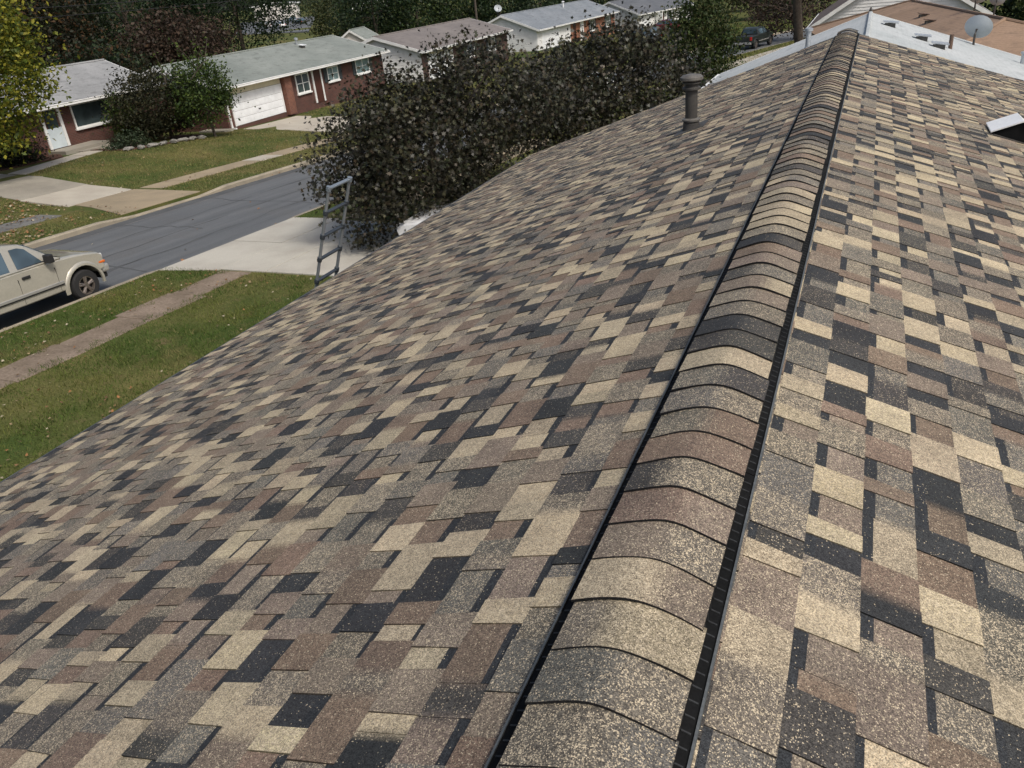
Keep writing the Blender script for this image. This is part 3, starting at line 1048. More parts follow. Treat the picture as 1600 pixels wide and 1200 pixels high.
def ranch(label, O, ang, L, D, floor, eave, tan, wall='brick_red', roofm='roof_grey', over=0.5, over_u=0.35, hip=(0, 0), gable='siding', clap=False, name='house', gutter=True):
    """single-storey house: front wall on v=0 between u=0 and u=L, ridge along u"""
    O = (O[0], O[1], 0.0)
    T = frame(O, ang)
    base = T((L / 2, -D / 2, floor))
    h = thing(name, label, 'house', base)
    rz = eave + (D / 2 + over) * tan
    wt = eave + over * tan - 0.12
    m = MB()
    m.box((0, -0.15, floor - 0.9), (L, 0, wt), T)
    m.box((0, -D, floor - 0.9), (L, -D + 0.15, wt), T)
    m.box((0, -D + 0.151, floor - 0.9), (0.15, -0.151, wt), T)
    m.box((L - 0.15, -D + 0.151, floor - 0.9), (L, -0.151, wt), T)
    m.build('wall', M[wall], h)
    for e, u in ((0, 0.0), (1, L - 0.12)):
        if not hip[e]:
            m = MB()
            m.prism([(u, -0.02, wt + 0.001), (u, -D / 2, rz - 0.16), (u, -D + 0.02, wt + 0.001)], (0.12, 0, 0), T)
            m.build('gable', M[gable], h)
    if clap:
        for u in ((-0.004,)):
            def clip(z):
                if z <= wt: return (-D, 0.0)
                k = (z - wt) / (rz - 0.14 - wt) * D / 2
                return (-D + k, -k)
            siding(T, h, clip, 0, 0, floor - 0.2, rz - 0.16, axis='v', v=u, mat=gable)
    # roof slabs
    r = MB()
    ua, ub = -over_u, L + over_u
    ra, rb = (ua + D / 2 + over if hip[0] else ua), (ub - D / 2 - over if hip[1] else ub)
    f = over; b = -D - over
    th = (0, 0, -0.12)
    mid = -D / 2
    r.prism([(ua, f, eave), (ub, f, eave), (rb, mid, rz), (ra, mid, rz)], th, T)
    r.prism([(ub, b, eave), (ua, b, eave), (ra, mid, rz), (rb, mid, rz)], th, T)
    if hip[0]: r.prism([(ua, b, eave), (ua, f, eave), (ra, mid, rz)], th, T)
    if hip[1]: r.prism([(ub, f, eave), (ub, b, eave), (rb, mid, rz)], th, T)
    ro = r.build('roof', M[roofm], h)
    # ridge and hip caps
    cp = MB()
    cp.tube([T((ra, mid, rz + 0.01)), T((rb, mid, rz + 0.01))], 0.07, 6)
    if hip[0]:
        for v in (f, b): cp.tube([T((ua, v, eave + 0.01)), T((ra, mid, rz + 0.01))], 0.07, 6)
    if hip[1]:
        for v in (f, b): cp.tube([T((ub, v, eave + 0.01)), T((rb, mid, rz + 0.01))], 0.07, 6)
    cp.build('ridge_cap', M[roofm], ro)
    # fascia with gutter, soffit, rake boards
    if gutter:
        m = MB()
        m.box((ua, f + 0.002, eave - 0.16), (ub, f + 0.11, eave - 0.01), T)
        m.box((ua, f + 0.112, eave - 0.045), (ub, f + 0.13, eave - 0.005), T)
        m.build('gutter', M['gutter'], h, bevel=0.01)
        m = MB()
        m.box((ua, b - 0.10, eave - 0.16), (ub, b - 0.002, eave - 0.01), T)
        m.build('gutter', M['gutter'], h)
    m = MB(); m.box((ua + 0.02, 0.002, eave - 0.17), (ub - 0.02, f, eave - 0.135), T)
    m.build('soffit', M['trim'], h)
    for e, u in ((0, ua), (1, ub)):
        if not hip[e]:
            u0, u1 = (u - 0.035, u - 0.002) if e == 0 else (u + 0.002, u + 0.035)
            for v in (f, b):
                m = MB()
                m.prism([(u0, v, eave + 0.01), (u1, v, eave + 0.01), (u1, mid, rz + 0.01), (u0, mid, rz + 0.01)], (0, 0, -0.22), T)
                m.build('rake_board', M['trim'], h)
    return h, T

def dish(T, par, c, aim, r=0.42):
    """satellite dish: curved reflector on a mast with a feed arm"""
    c = np.array(T(c)); a = np.array(aim, float); a /= np.linalg.norm(a)
    x = np.cross(a, (0, 0, 1)); x /= np.linalg.norm(x); y = np.cross(x, a)
    m = MB()
    vs, fs = [], []
    R, K = 5, 20
    for side in (0, 0.02):
        for i in range(R + 1):
            for k in range(K):
                q = r * i / R; t = 2 * math.pi * k / K
                vs.append(c + x * q * math.cos(t) + y * q * 0.92 * math.sin(t) + a * (0.35 * q * q / r - side))
    n_ = (R + 1) * K
    for s_ in (0, 1):
        for i in range(R):
            for k in range(K):
                fs.append(tuple(s_ * n_ + j for j in (i * K + k, i * K + (k + 1) % K, (i + 1) * K + (k + 1) % K, (i + 1) * K + k)))
    m.mesh(vs, fs)
    d = m.build('satellite_dish', M['dish'], par, smooth=True)
    m = MB()
    m.tube([c - a * 0.02, c - a * 0.12 - np.array((0, 0, 0.1)), c - a * 0.12 - np.array((0, 0, r + 0.28))], 0.035, 8)
    m.build('mast', M['darkmetal'], d)
    m = MB()
    e = c + a * r * 0.9 - y * r * 0.3
    m.tube([c - y * r * 0.9 + a * 0.3 * r, e], 0.018, 6)
    m.box(tuple(e - 0.05), tuple(e + 0.05))
    m.build('feed_arm', M['darkmetal'], d)

def downspout(T, par, u, v, z0, z1):
    m = MB(); m.box((u - 0.05, v + 0.01, z0), (u + 0.05, v + 0.09, z1), T)
    m.box((u - 0.05, v + 0.09, z0), (u + 0.05, v + 0.35, z0 + 0.08), T)
    m.build('downspout', M['trim'], par)

def box_vent(T, par, u, v, roofz, mat='galv'):
    z = roofz
    m = MB()
    m.prism([(u - .2, v - .2, z + .17), (u + .2, v - .2, z + .17), (u + .24, v + .24, z + .10), (u - .24, v + .24, z + .10)], (0, 0, -0.03), T)
    b_ = m.build('roof_vent', M[mat], par)
    m = MB(); m.box((u - .15, v - .15, z - .12), (u + .15, v + .15, z + .085), T)
    m.build('vent_throat', M['pipe_cap'], b_)

# left house across the street, grey roof
h1, T = ranch('low brick house with light grey roof and pale front door behind hedge', (-36.8, 19.5), 0, 15.9, 6.4, -5.58, -3.52, 0.37, roofm='roof_grey', over=0.55)
u_ = lambda y: y - 19.5
m = MB(); m.box((u_(28.25), -0.02, -5.56), (u_(29.1), 0.05, -4.62), T)
d_ = m.build('door', M['door'], h1)
m = MB(); m.box((u_(28.37), 0.0, -4.62), (u_(28.98), 0.04, -3.78), T); m.build('pane', M['glass'], d_)
m = MB()
m.box((u_(28.1), -0.02, -5.56), (u_(28.24), 0.07, -3.72), T); m.box((u_(29.11), -0.02, -5.56), (u_(29.27), 0.07, -3.72), T); m.box((u_(28.24), -0.02, -3.78), (u_(29.11), 0.07, -3.72), T)
m.build('door_frame', M['trim'], h1)
window(T, h1, u_(30.0), u_(32.3), -4.82, -3.80, 0.01, mull=0, rail=False)
window(T, h1, u_(22.5), u_(24.2), -4.7, -3.85, 0.01)
m = MB(); m.box((u_(27.9), 0.01, -5.85), (u_(30.6), 1.25, -5.60), T); m.build('porch_slab', M['conc_grey'], h1)
m = MB(); m.box((u_(28.6), 1.252, -6.0), (u_(30.4), 1.6, -5.74), T); m.build('step', M['conc_grey'], h1)

# green-grey roofed house with white garage door
h2, T = ranch('brick house with grey-green roof and wide white garage door', (-34.0, 37.75), 0, 18.0, 8.4, -6.42, -4.13, 0.275, roofm='roof_green', over=0.5)
u_ = lambda y: y - 37.75
garage_door(T, h2, u_(38.4), u_(43.05), -6.40, -4.78, 0.012)
m = MB(); m.box((u_(38.3), 0.003, -4.66), (u_(43.15), 0.03, -4.30), T); m.build('header_panel', M['cream'], h2)
downspout(T, h2, u_(37.95), 0, -6.5, -4.3)
m = MB(); m.box((u_(43.25), 0.004, -6.6), (u_(43.95), 0.30, -4.31), T); m.build('brick_pier', M['brick_pier'], h2)
window(T, h2, u_(44.8), u_(46.1), -5.5, -4.45, 0.01)
m = MB(); m.box((u_(46.7), -0.01, -6.4), (u_(47.5), 0.035, -4.42), T); d_ = m.build('door', M['browndoor'], h2)
m = MB(); m.box((u_(46.55), -0.01, -6.4), (u_(46.69), 0.06, -4.38), T); m.box((u_(47.51), -0.01, -6.4), (u_(47.65), 0.06, -4.38), T); m.build('door_frame', M['trim'], d_)
window(T, h2, u_(48.4), u_(49.6), -5.25, -4.45, 0.01, 'glass_blue', 'shutter')
window(T, h2, u_(52.0), u_(53.7), -5.25, -4.40, 0.01, 'glass_blue', 'shutter')
for uu in (12.9,):
    p = (uu, -3.7, -3.1)
    m = MB(); c = T(p); lathe(m, c, [(0.06, -0.3), (0.06, 0.42), (0.14, 0.43), (0.14, 0.56), (0.03, 0.6)], 12)
    m.build('vent_pipe', M['galv'], h2, smooth=True)
box_vent(T, h2, 12.5, -3.0, -3.1, 'white_metal')
m = MB(); m.box((-0.8, -1.6, -6.75), (-0.05, 0.3, -6.40), T); m.build('side_stoop', M['conc_grey'], h2)

# taupe roof
h3, T = ranch('white gabled house with taupe brown roof behind the dark maple', (-34.0, 61.9), 0, 18.4, 8.2, -7.2, -4.80, 0.29, wall='brick_dark', roofm='roof_taupe', over=0.5, clap=True)
u_ = lambda y: y - 61.9
garage_door(T, h3, u_(63.0), u_(67.6), -7.2, -5.35, 0.012)
m = MB(); m.box((u_(62.8), 0.003, -5.22), (u_(67.8), 0.03, -4.98), T); m.build('header_panel', M['cream'], h3)
window(T, h3, u_(70.5), u_(72.2), -6.2, -5.2, 0.01, 'glass', 'shutter')
window(T, h3, u_(75.5), u_(77.0), -6.2, -5.2, 0.01, 'glass', 'shutter')

# blue-grey roof, orange brick front
A4 = math.radians(4.6)
h4, T = ranch('white and orange brick house with blue-grey roof', (-34.6, 90.3), A4, 25.0, 8.4, -8.05, -5.60, 0.37, wall='brick_orange', roofm='roof_blue', over=0.5, clap=True)
m = MB(); m.box((0.0, 0.002, -8.6), (9.5, 0.06, -5.58), T); m.build('white_front', M['siding'], h4)
garage_door(T, h4, 1.2, 6.0, -8.05, -6.1, 0.075)
m = MB(); m.box((10.4, -0.01, -8.05), (11.3, 0.04, -6.0), T); m.build('door', M['browndoor'], h4)
m = MB(); m.box((12.6, 0.004, -8.2), (13.7, 0.06, -5.75), T); m.build('door_panel', M['trim'], h4)
window(T, h4, 15.9, 17.4, -7.15, -5.98, 0.01, 'glass', 'shutter')
window(T, h4, 21.6, 23.0, -7.15, -5.98, 0.01, 'glass', 'shutter')
dish(T, h4, (0.3, -4.8, -3.2), (0.6, -0.7, 0.5), 0.45)
m = MB(); c = T((15.5, -3.4, -4.1)); lathe(m, c, [(0.10, -0.3), (0.10, 0.5), (0.2, 0.51), (0.2, 0.6), (0.03, 0.66)], 12); m.build('vent_pipe', M['white_metal'], h4)

# slate roof white house
A5 = math.radians(15.0)
h5, T = ranch('white sided house with dark slate roof and red door', (-30.4, 119.4), A5, 17.0, 9.0, -8.8, -6.40, 0.37, wall='siding', roofm='roof_slate', over=0.5, clap=True)
garage_door(T, h5, 0.9, 3.6, -8.8, -6.9, 0.012)
window(T, h5, 1.0, 3.4, -6.85, -6.6, 0.02, 'glass')
m = MB(); m.box((4.9, 0.002, -8.8), (5.05, 1.2, -6.55), T); m.box((8.4, 0.9, -8.8), (8.55, 1.05, -6.55), T); m.build('porch_post', M['trim'], h5)
m = MB(); m.box((6.8, -0.01, -8.8), (7.7, 0.03, -6.8), T); m.build('door', M['browndoor'], h5)
window(T, h5, 5.3, 6.5, -8.0, -6.9, 0.01, 'glass', 'shutter')
window(T, h5, 9.2, 10.4, -8.0, -6.9, 0.01, 'glass', 'shutter')

# pale grey roof right behind ours
h6, T = ranch('neighbouring house with pale grey shingle roof just past our roof end', (4.35, 18.4), 0, 13.3, 8.9, -6.25, -3.95, 0.35, wall='siding', roofm='roof_pale', over=0.5, over_u=0.3)
rz6 = lambda v: -3.95 + (0.5 - v) * 0.35 if v > -4.45 else -3.95 + (0.5 - (-8.9 - v)) * 0.35
def on6(px, py):           # world x, y -> local u, v
    return py - 18.4, px - 4.35
for px, py in ((0.50, 29.0), (1.36, 27.6), (1.78, 26.7)):
    u, v = on6(px, py); box_vent(T, h6, u, v, rz6(v), 'galv')
u, v = on6(2.12, 27.4); m = MB(); lathe(m, T((u, v, rz6(v))), [(0.055, -0.2), (0.055, 0.38)], 12); m.build('vent_pipe', M['rust'], h6)
u, v = on6(4.3, 29.5); m = MB(); lathe(m, T((u, v, rz6(v))), [(0.07, -0.2), (0.07, 0.28), (0.1, 0.29), (0.1, 0.34)], 12); m.build('vent_pipe', M['galv'], h6)
u, v = on6(-1.72, 27.0); m = MB(); c = T((u, v, rz6(v))); lathe(m, c, [(0.16, -0.15), (0.10, 0.08), (0.075, 0.10), (0.075, 0.52), (0.12, 0.53), (0.12, 0.60), (0.02, 0.64)], 14); m.build('flue_pipe', M['galv'], h6, smooth=True)
u, v = on6(3.1, 31.2); dish(T, h6, (u, v, -2.86), (0.35, 0.85, 0.40), 0.42)
m = MB(); lathe(m, T((13.2, -4.45, rz6(-4.449))), [(0.05, 0), (0.05, 0.12), (0.02, 0.2)], 8); m.build('ridge_finial', M['darkmetal'], h6)

# tan hip roof beyond it
A7 = math.atan2(-2.94, 15.5)
B7 = np.array((4.67, 38.0)); U7 = np.array((math.sin(A7), math.cos(A7))); V7 = np.array((math.cos(A7), -math.sin(A7)))
D7 = 8.6
O7 = B7 - U7 * 4.45 + V7 * (D7 / 2)
h7, T = ranch('house with tan brown hip roof beyond the pale grey roof', (O7[0], O7[1]), A7, 24.0, D7, -7.0, -4.62, 0.295, wall='siding_grey', roofm='roof_tan', over=0.5, hip=(1, 1), gutter=False)
for (u, v) in ((12.6, -5.3), (10.1, -5.6)):
    box_vent(T, h7, u, v, -4.62 + (D7 + 0.5 + v) * 0.295, 'rust')
dish(T, h7, (9.3, -4.0, -2.62), (0.3, 0.85, 0.4), 0.40)
dish(T, h7, (8.0, -3.6, -2.75), (0.3, 0.85, 0.4), 0.30)

# white sided gable house
h8 = thing('house', 'white clapboard gable house rising behind the tan hip roof', 'house', (1.5, 68, -8))
xw0, xw1, yw = -3.75, 6.8, 62.0
tz = lambda x: -4.90 + (min(x - xw0, xw1 - x)) * 0.63
m = MB()
m.prism([(xw0, yw, -8.2), (xw1, yw, -8.2), (xw1, yw, tz(xw1)), ((xw0 + xw1) / 2, yw, tz((xw0 + xw1) / 2)), (xw0, yw, tz(xw0))], (0, 0.15, 0)); m.build('wall', M['siding'], h8)
T8 = lambda p: tuple(p)
m = MB(); m.box((xw0, yw + 0.151, -8.2), (xw0 + .15, yw + 14, -4.95)); m.box((xw1 - .15, yw + 0.151, -8.2), (xw1, yw + 14, -4.95)); m.build('side_wall', M['siding'], h8)
sm = MB()
z = -8.1
while z < -1.7:
    e = z + 0.19
    lo = xw0 if z < -4.9 else xw0 + (z + 4.9) / 0.63
    lo2 = xw0 if e < -4.9 else xw0 + (e + 4.9) / 0.63
    hi, hi2 = xw0 + xw1 - lo, xw0 + xw1 - lo2
    q = [(lo, yw - 0.036, z), (hi, yw - 0.036, z), (hi2, yw - 0.006, e), (lo2, yw - 0.006, e)]
    sm.mesh(q + [(lo, yw - 0.003, z), (hi, yw - 0.003, z)], [(0, 1, 2, 3), (4, 5, 1, 0)])
    z = e
sm.build('siding', M['siding'], h8)
xm = (xw0 + xw1) / 2
for sx in (-1, 1):
    m = MB()
    xa = xm + sx * ((xw1 - xw0) / 2 + 0.35)
    za = tz(xw0) - 0.35 * 0.63
    m.prism([(xm, yw - 0.3, tz(xm) + 0.1), (xa, yw - 0.3, za + 0.1), (xa, yw + 14.2, za + 0.1), (xm, yw + 14.2, tz(xm) + 0.1)], (0, 0, -0.12)); m.build('roof', M['roof_brown'], h8)
    m = MB()
    m.prism([(xm, yw - 0.34, tz(xm) + 0.12), (xa, yw - 0.34, za + 0.12), (xa, yw - 0.31, za + 0.12), (xm, yw - 0.31, tz(xm) + 0.12)], (0, 0, -0.28)); m.build('rake_board', M['gutter'], h8)
    m = MB(); m.tube([(xa + sx * 0.06, yw - 0.2, za), (xa + sx * 0.06, yw + 14, za)], 0.07, 8); m.build('gutter', M['gutter'], h8)
h9, T = ranch('small building with dark brown roof left of the white clapboard gable', (2.6, 80.0), 0, 10, 6.0, -8.0, -5.6, 0.42, wall='brick_dark', roofm='roof_brown', over=0.4)
# small shed with a fence behind the green-grey roof
sh, T = ranch('small pale garden shed with gabled roof behind the green-grey roof', (-50.6, 80.5), math.radians(-12), 4.5, 3.6, -6.9, -4.9, 0.62, wall='fence', roofm='roof_green', over=0.25, over_u=0.2, gable='fence', name='garden_shed', gutter=False)
fe = thing('fence', 'pale board fence beside the garden shed', 'fence', (-49.5, 75.5, -6.9))
for k in range(14):
    m = MB(); a = np.array((-54.6, 75.2)) + np.array((0.245, 0.27)) * k
    zb = float(GZ(a[0], a[1]))
    m.prism([(a[0], a[1], zb + 2.3), (a[0] + .22, a[1] + .245, zb + 2.3), (a[0] + .20, a[1] + .265, zb + 2.3), (a[0] - .02, a[1] + .02, zb + 2.3)], (0, 0, -2.5))
    m.build('board', M['fence'], fe)

# ------------------------------------------------------------------ vehicles
def loft(m, outline, hw, rnd=0.05):
    """side outline (y, z) swept across the width, rounded at both flanks"""
    P = np.array(outline, float)
    n_ = len(P)
    d = np.roll(P, -1, 0) - np.roll(P, 1, 0)
    nr = np.stack([-d[:, 1], d[:, 0]], 1)
    nr /= np.linalg.norm(nr, axis=1)[:, None] + 1e-9
    area = 0.5 * np.sum(P[:, 0] * np.roll(P[:, 1], -1) - np.roll(P[:, 0], -1) * P[:, 1])
    if area < 0: nr = -nr
    ws = [-1, -0.985, -0.94, -0.8, -0.4, 0, 0.4, 0.8, 0.94, 0.985, 1]
    ins = [1, 0.55, 0.15, 0, 0, 0, 0, 0, 0.15, 0.55, 1]
    vs, fs = [], []
    for w_, k in zip(ws, ins):
        Q = P + nr * rnd * k
        for q, p in zip(Q, P):
            vs.append((w_ * hw(p[0], p[1]), q[0], q[1]))
    for a in range(len(ws) - 1):
        for i in range(n_):
            j = (i + 1) % n_
            fs.append((a * n_ + i, a * n_ + j, (a + 1) * n_ + j, (a + 1) * n_ + i))
    fs.append(tuple(range(n_)))
    fs.append(tuple((len(ws) - 1) * n_ + i for i in reversed(range(n_))))
    m.mesh(vs, fs)
    return m

def arc(cy, cz, r, a0, a1, n_=9):
    return [(cy + r * math.cos(t), cz + r * math.sin(t)) for t in np.linspace(a0, a1, n_)]

def wheel(par, x, y, r, wdt, sgn, rim='rim', spokes=5):
    m = MB()
    prof = [(r * 0.60, -wdt / 2), (r * 0.93, -wdt / 2), (r, -wdt / 2 + 0.035), (r, wdt / 2 - 0.035), (r * 0.93, wdt / 2), (r * 0.60, wdt / 2)]
    vs, fs = [], []
    K = 28
    for rr, xx in prof:
        for t in np.linspace(0, 2 * math.pi, K, endpoint=False):
            vs.append((x + xx, y + rr * math.cos(t), r + rr * math.sin(t)))
    for k in range(len(prof)):
        for j in range(K):
            a = k * K; b = ((k + 1) % len(prof)) * K
            fs.append((a + j, a + (j + 1) % K, b + (j + 1) % K, b + j))
    m.mesh(vs, fs)
    w_ = m.build('wheel', M['tyre'], par, smooth=True, angle=50)
    m = MB()
    xo = x + sgn * (wdt / 2 - 0.02)
    vs, fs = [], []
    for rr, dx in ((0.62, 0.0), (0.60, 0.012), (0.53, 0.010), (0.52, -0.05)):
        for t in np.linspace(0, 2 * math.pi, K, endpoint=False):
            vs.append((xo + sgn * dx, y + r * rr * math.cos(t), r + r * rr * math.sin(t)))
    for k in range(3):
        for j in range(K):
            fs.append((k * K + j, k * K + (j + 1) % K, (k + 1) * K + (j + 1) % K, (k + 1) * K + j))
    m.mesh(vs, fs)
    for k in range(spokes):
        t = 2 * math.pi * k / spokes + 0.3
        for off in (-0.13, 0.13):
            p0 = np.array((xo - sgn * 0.01, y + r * 0.10 * math.cos(t), r + r * 0.10 * math.sin(t)))
            p1 = np.array((xo, y + r * 0.55 * math.cos(t + off), r + r * 0.55 * math.sin(t + off)))
            m.tube([p0, p1], [0.035, 0.026], 6)
    m.tube([(xo - sgn * 0.03, y, r), (xo + sgn * 0.02, y, r)], r * 0.17, 12)
    m.build('rim', M[rim], w_, smooth=True)
    m = MB(); m.tube([(xo - sgn * 0.07, y, r), (xo - sgn * 0.06, y, r)], r * 0.55, 20); m.build('hub_shade_disc', M['blackplastic'], w_)  # black disc behind the spokes stands in for the shade inside the wheel
    return w_

def side_glass(par, pts, hw, name='side_window', mat='carglass', off=0.006, th=0.012):
    for sg in (-1, 1):
        m = MB()
        a = [(sg * (hw(y, z) + off), y, z) for y, z in pts]
        b = [(sg * (hw(y, z) + off - th), y, z) for y, z in pts]
        n_ = len(pts)
        m.mesh(a + b, [tuple(range(n_)), tuple(reversed(range(n_, 2 * n_)))] + [(i, (i + 1) % n_, n_ + (i + 1) % n_, n_ + i) for i in range(n_)])
        m.build(name, M[mat], par)

def pickup(label, loc, heading, col, group=None, cab_long=True):
    o = thing('pickup_truck', label, 'pickup truck', loc, group, rot=(0, 0, heading))
    hwb = lambda y, z: 0.905 - 0.04 * max(0, (z - 0.85)) / 0.3 - (0.30 * max(0, y - 0.35) ** 2)
    low = [(0.70, 0.62), (0.72, 0.80), (0.69, 0.95), (0.58, 1.03), (0.25, 1.09), (-0.1, 1.13), (-0.55, 1.16), (-1.5, 1.17), (-2.7, 1.16), (-4.22, 1.16), (-4.28, 1.12), (-4.30, 0.70), (-4.25, 0.55), (-3.80, 0.50)]
    low += arc(-3.30, 0.36, 0.48, math.pi - 0.28, 0.28)
    low += [(-2.80, 0.40), (-1.6, 0.39), (-0.52, 0.40)]
    low += arc(0, 0.36, 0.50, math.pi - 0.15, 0.45)
    low += [(0.56, 0.58)]
    m = loft(MB(), low[::-1], hwb, 0.045)
    body = m.build('body', M[col], o, smooth=True, angle=35)
    re = -2.75 if cab_long else -2.1
    cab = [(-0.42, 1.12), (-0.62, 1.30), (-1.02, 1.60), (-1.16, 1.68), (-1.5, 1.735), (re + 0.5, 1.735), (re + 0.15, 1.69), (re + 0.05, 1.60), (re, 1.12)]
    hwc = lambda y, z: 0.865 - 0.20 * max(0, z - 1.12) / 0.6
    m = loft(MB(), cab[::-1], hwc, 0.05)
    m.build('cab', M[col], o, smooth=True, angle=35)
    side_glass(o, [(-0.86, 1.20), (-1.12, 1.565), (-1.26, 1.62), (-1.46, 1.625), (-1.50, 1.19)], hwc)
    if cab_long:
        side_glass(o, [(-1.68, 1.19), (-1.64, 1.625), (re + 0.24, 1.61), (re + 0.16, 1.21)], hwc)
    side_glass(o, [(-0.80, 1.17), (-0.84, 1.215), (-1.50, 1.20), (-1.50, 1.165)], hwc, 'window_seal', 'blackplastic', 0.009)
    # windscreen and rear window
    m = MB(); m.prism([(-0.74, -0.52, 1.215), (0.74, -0.52, 1.215), (0.62, -1.04, 1.622), (-0.62, -1.04, 1.622)], (0, 0.006, 0.012)); m.build('windscreen', M['carglass'], o)
    m = MB(); m.prism([(-0.82, -0.38, 1.165), (0.82, -0.38, 1.165), (0.80, -0.50, 1.215), (-0.80, -0.50, 1.215)], (0, 0.004, 0.01)); m.build('cowl', M['blackplastic'], o)
    m = MB(); m.prism([(-0.66, re - 0.004, 1.25), (0.66, re - 0.004, 1.25), (0.58, re + 0.03, 1.60), (-0.58, re + 0.03, 1.60)], (0, -0.012, 0)); m.build('rear_window', M['carglass'], o)
    # bed well
    m = MB(); m.box((-0.70, -4.15, 1.10), (0.70, re - 0.12, 1.168)); m.build('bed_floor', M['blackplastic'], o)
    for sg in (-1, 1):
        # wheel-arch flares
        for cy in (0.0, -3.30):
            m = MB()
            vs, fs = [], []
            for t in np.linspace(-0.12, math.pi + 0.12, 15):
                for rr, dx in ((0.475, 0.01), (0.48, 0.055), (0.53, 0.058), (0.575, 0.012)):
                    vs.append((sg * (0.885 + dx), cy + rr * math.cos(t), 0.37 + rr * math.sin(t)))
            for k in range(14):
                for j in range(3):
                    fs.append((k * 4 + j, k * 4 + j + 1, (k + 1) * 4 + j + 1, (k + 1) * 4 + j))
            m.mesh(vs, fs)
            m.build('wheel_flare', M[col], o, smooth=True, angle=60)
        # mirror, handle, moulding, door seams
        m = MB(); m.box((sg * 0.86 - 0.02, -0.84, 1.16), (sg * 0.86 + 0.02, -0.78, 1.21)); xa, xb = sorted((sg * 0.90, sg * 1.10)); m.box((xa, -0.88, 1.17), (xb, -0.74, 1.36)); m.build('mirror', M['blackplastic'], o, bevel=0.03)
        xa, xb = sorted((sg * 0.885, sg * 0.925)); m = MB(); m.box((xa, -1.50, 0.965), (xb, -1.30, 1.03)); m.build('door_handle', M['blackplastic'], o, bevel=0.012)
        m = MB(); xa, xb = sorted((sg * 0.895, sg * 0.935)); m.box((xa, -2.72, 0.60), (xb, -0.55, 0.665)); m.build('side_moulding', M['chrome'], o, bevel=0.008)
        m = MB(); xa, xb = sorted((sg * 0.895, sg * 0.93)); m.box((xa, -2.72, 0.572), (xb, -0.55, 0.597)); m.build('side_stripe', M['blackplastic'], o)
        for yy in (-0.66, -1.60, -2.70):
            m = MB(); xa, xb = sorted((sg * 0.870, sg * 0.9075)); m.box((xa, yy - 0.004, 0.45), (xb, yy + 0.004, 1.0)); m.build('door_seam', M['blackplastic'], o)
        # lamps
        xa, xb = sorted((sg * 0.52, sg * 0.83)); m = MB(); m.box((xa, 0.55, 0.82), (xb, 0.715, 0.965)); m.build('headlight', M['lens'], o, bevel=0.02)
        xa, xb = sorted((sg * 0.66, sg * 0.885)); m = MB(); m.box((xa, 0.50, 0.745), (xb, 0.71, 0.80)); m.build('turn_signal', M['amber'], o, bevel=0.015)
        xa, xb = sorted((sg * 0.72, sg * 0.90)); m = MB(); m.box((xa, -4.33, 0.80), (xb, -4.24, 1.10)); m.build('tail_light', M['redlens'], o, bevel=0.015)
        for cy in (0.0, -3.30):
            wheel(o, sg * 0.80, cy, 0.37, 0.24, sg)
    m = MB(); m.box((-0.87, 0.58, 0.50), (0.87, 0.80, 0.70)); m.build('front_bumper', M['chrome'], o, bevel=0.05)
    m = MB(); m.box((-0.80, 0.57, 0.36), (0.80, 0.75, 0.497)); m.build('air_dam', M['blackplastic'], o, bevel=0.03)
    m = MB(); m.box((-0.50, 0.68, 0.74), (0.50, 0.735, 0.94)); m.build('grille', M['blackplastic'], o, bevel=0.02)
    m = MB(); m.box((-0.88, -4.48, 0.48), (0.88, -4.31, 0.66)); m.build('rear_bumper', M['chrome'], o, bevel=0.03)
    m = MB(); m.box((-0.70, -4.1, 0.34), (0.70, 0.5, 0.52)); m.build('underbody', M['blackplastic'], o)
    return o

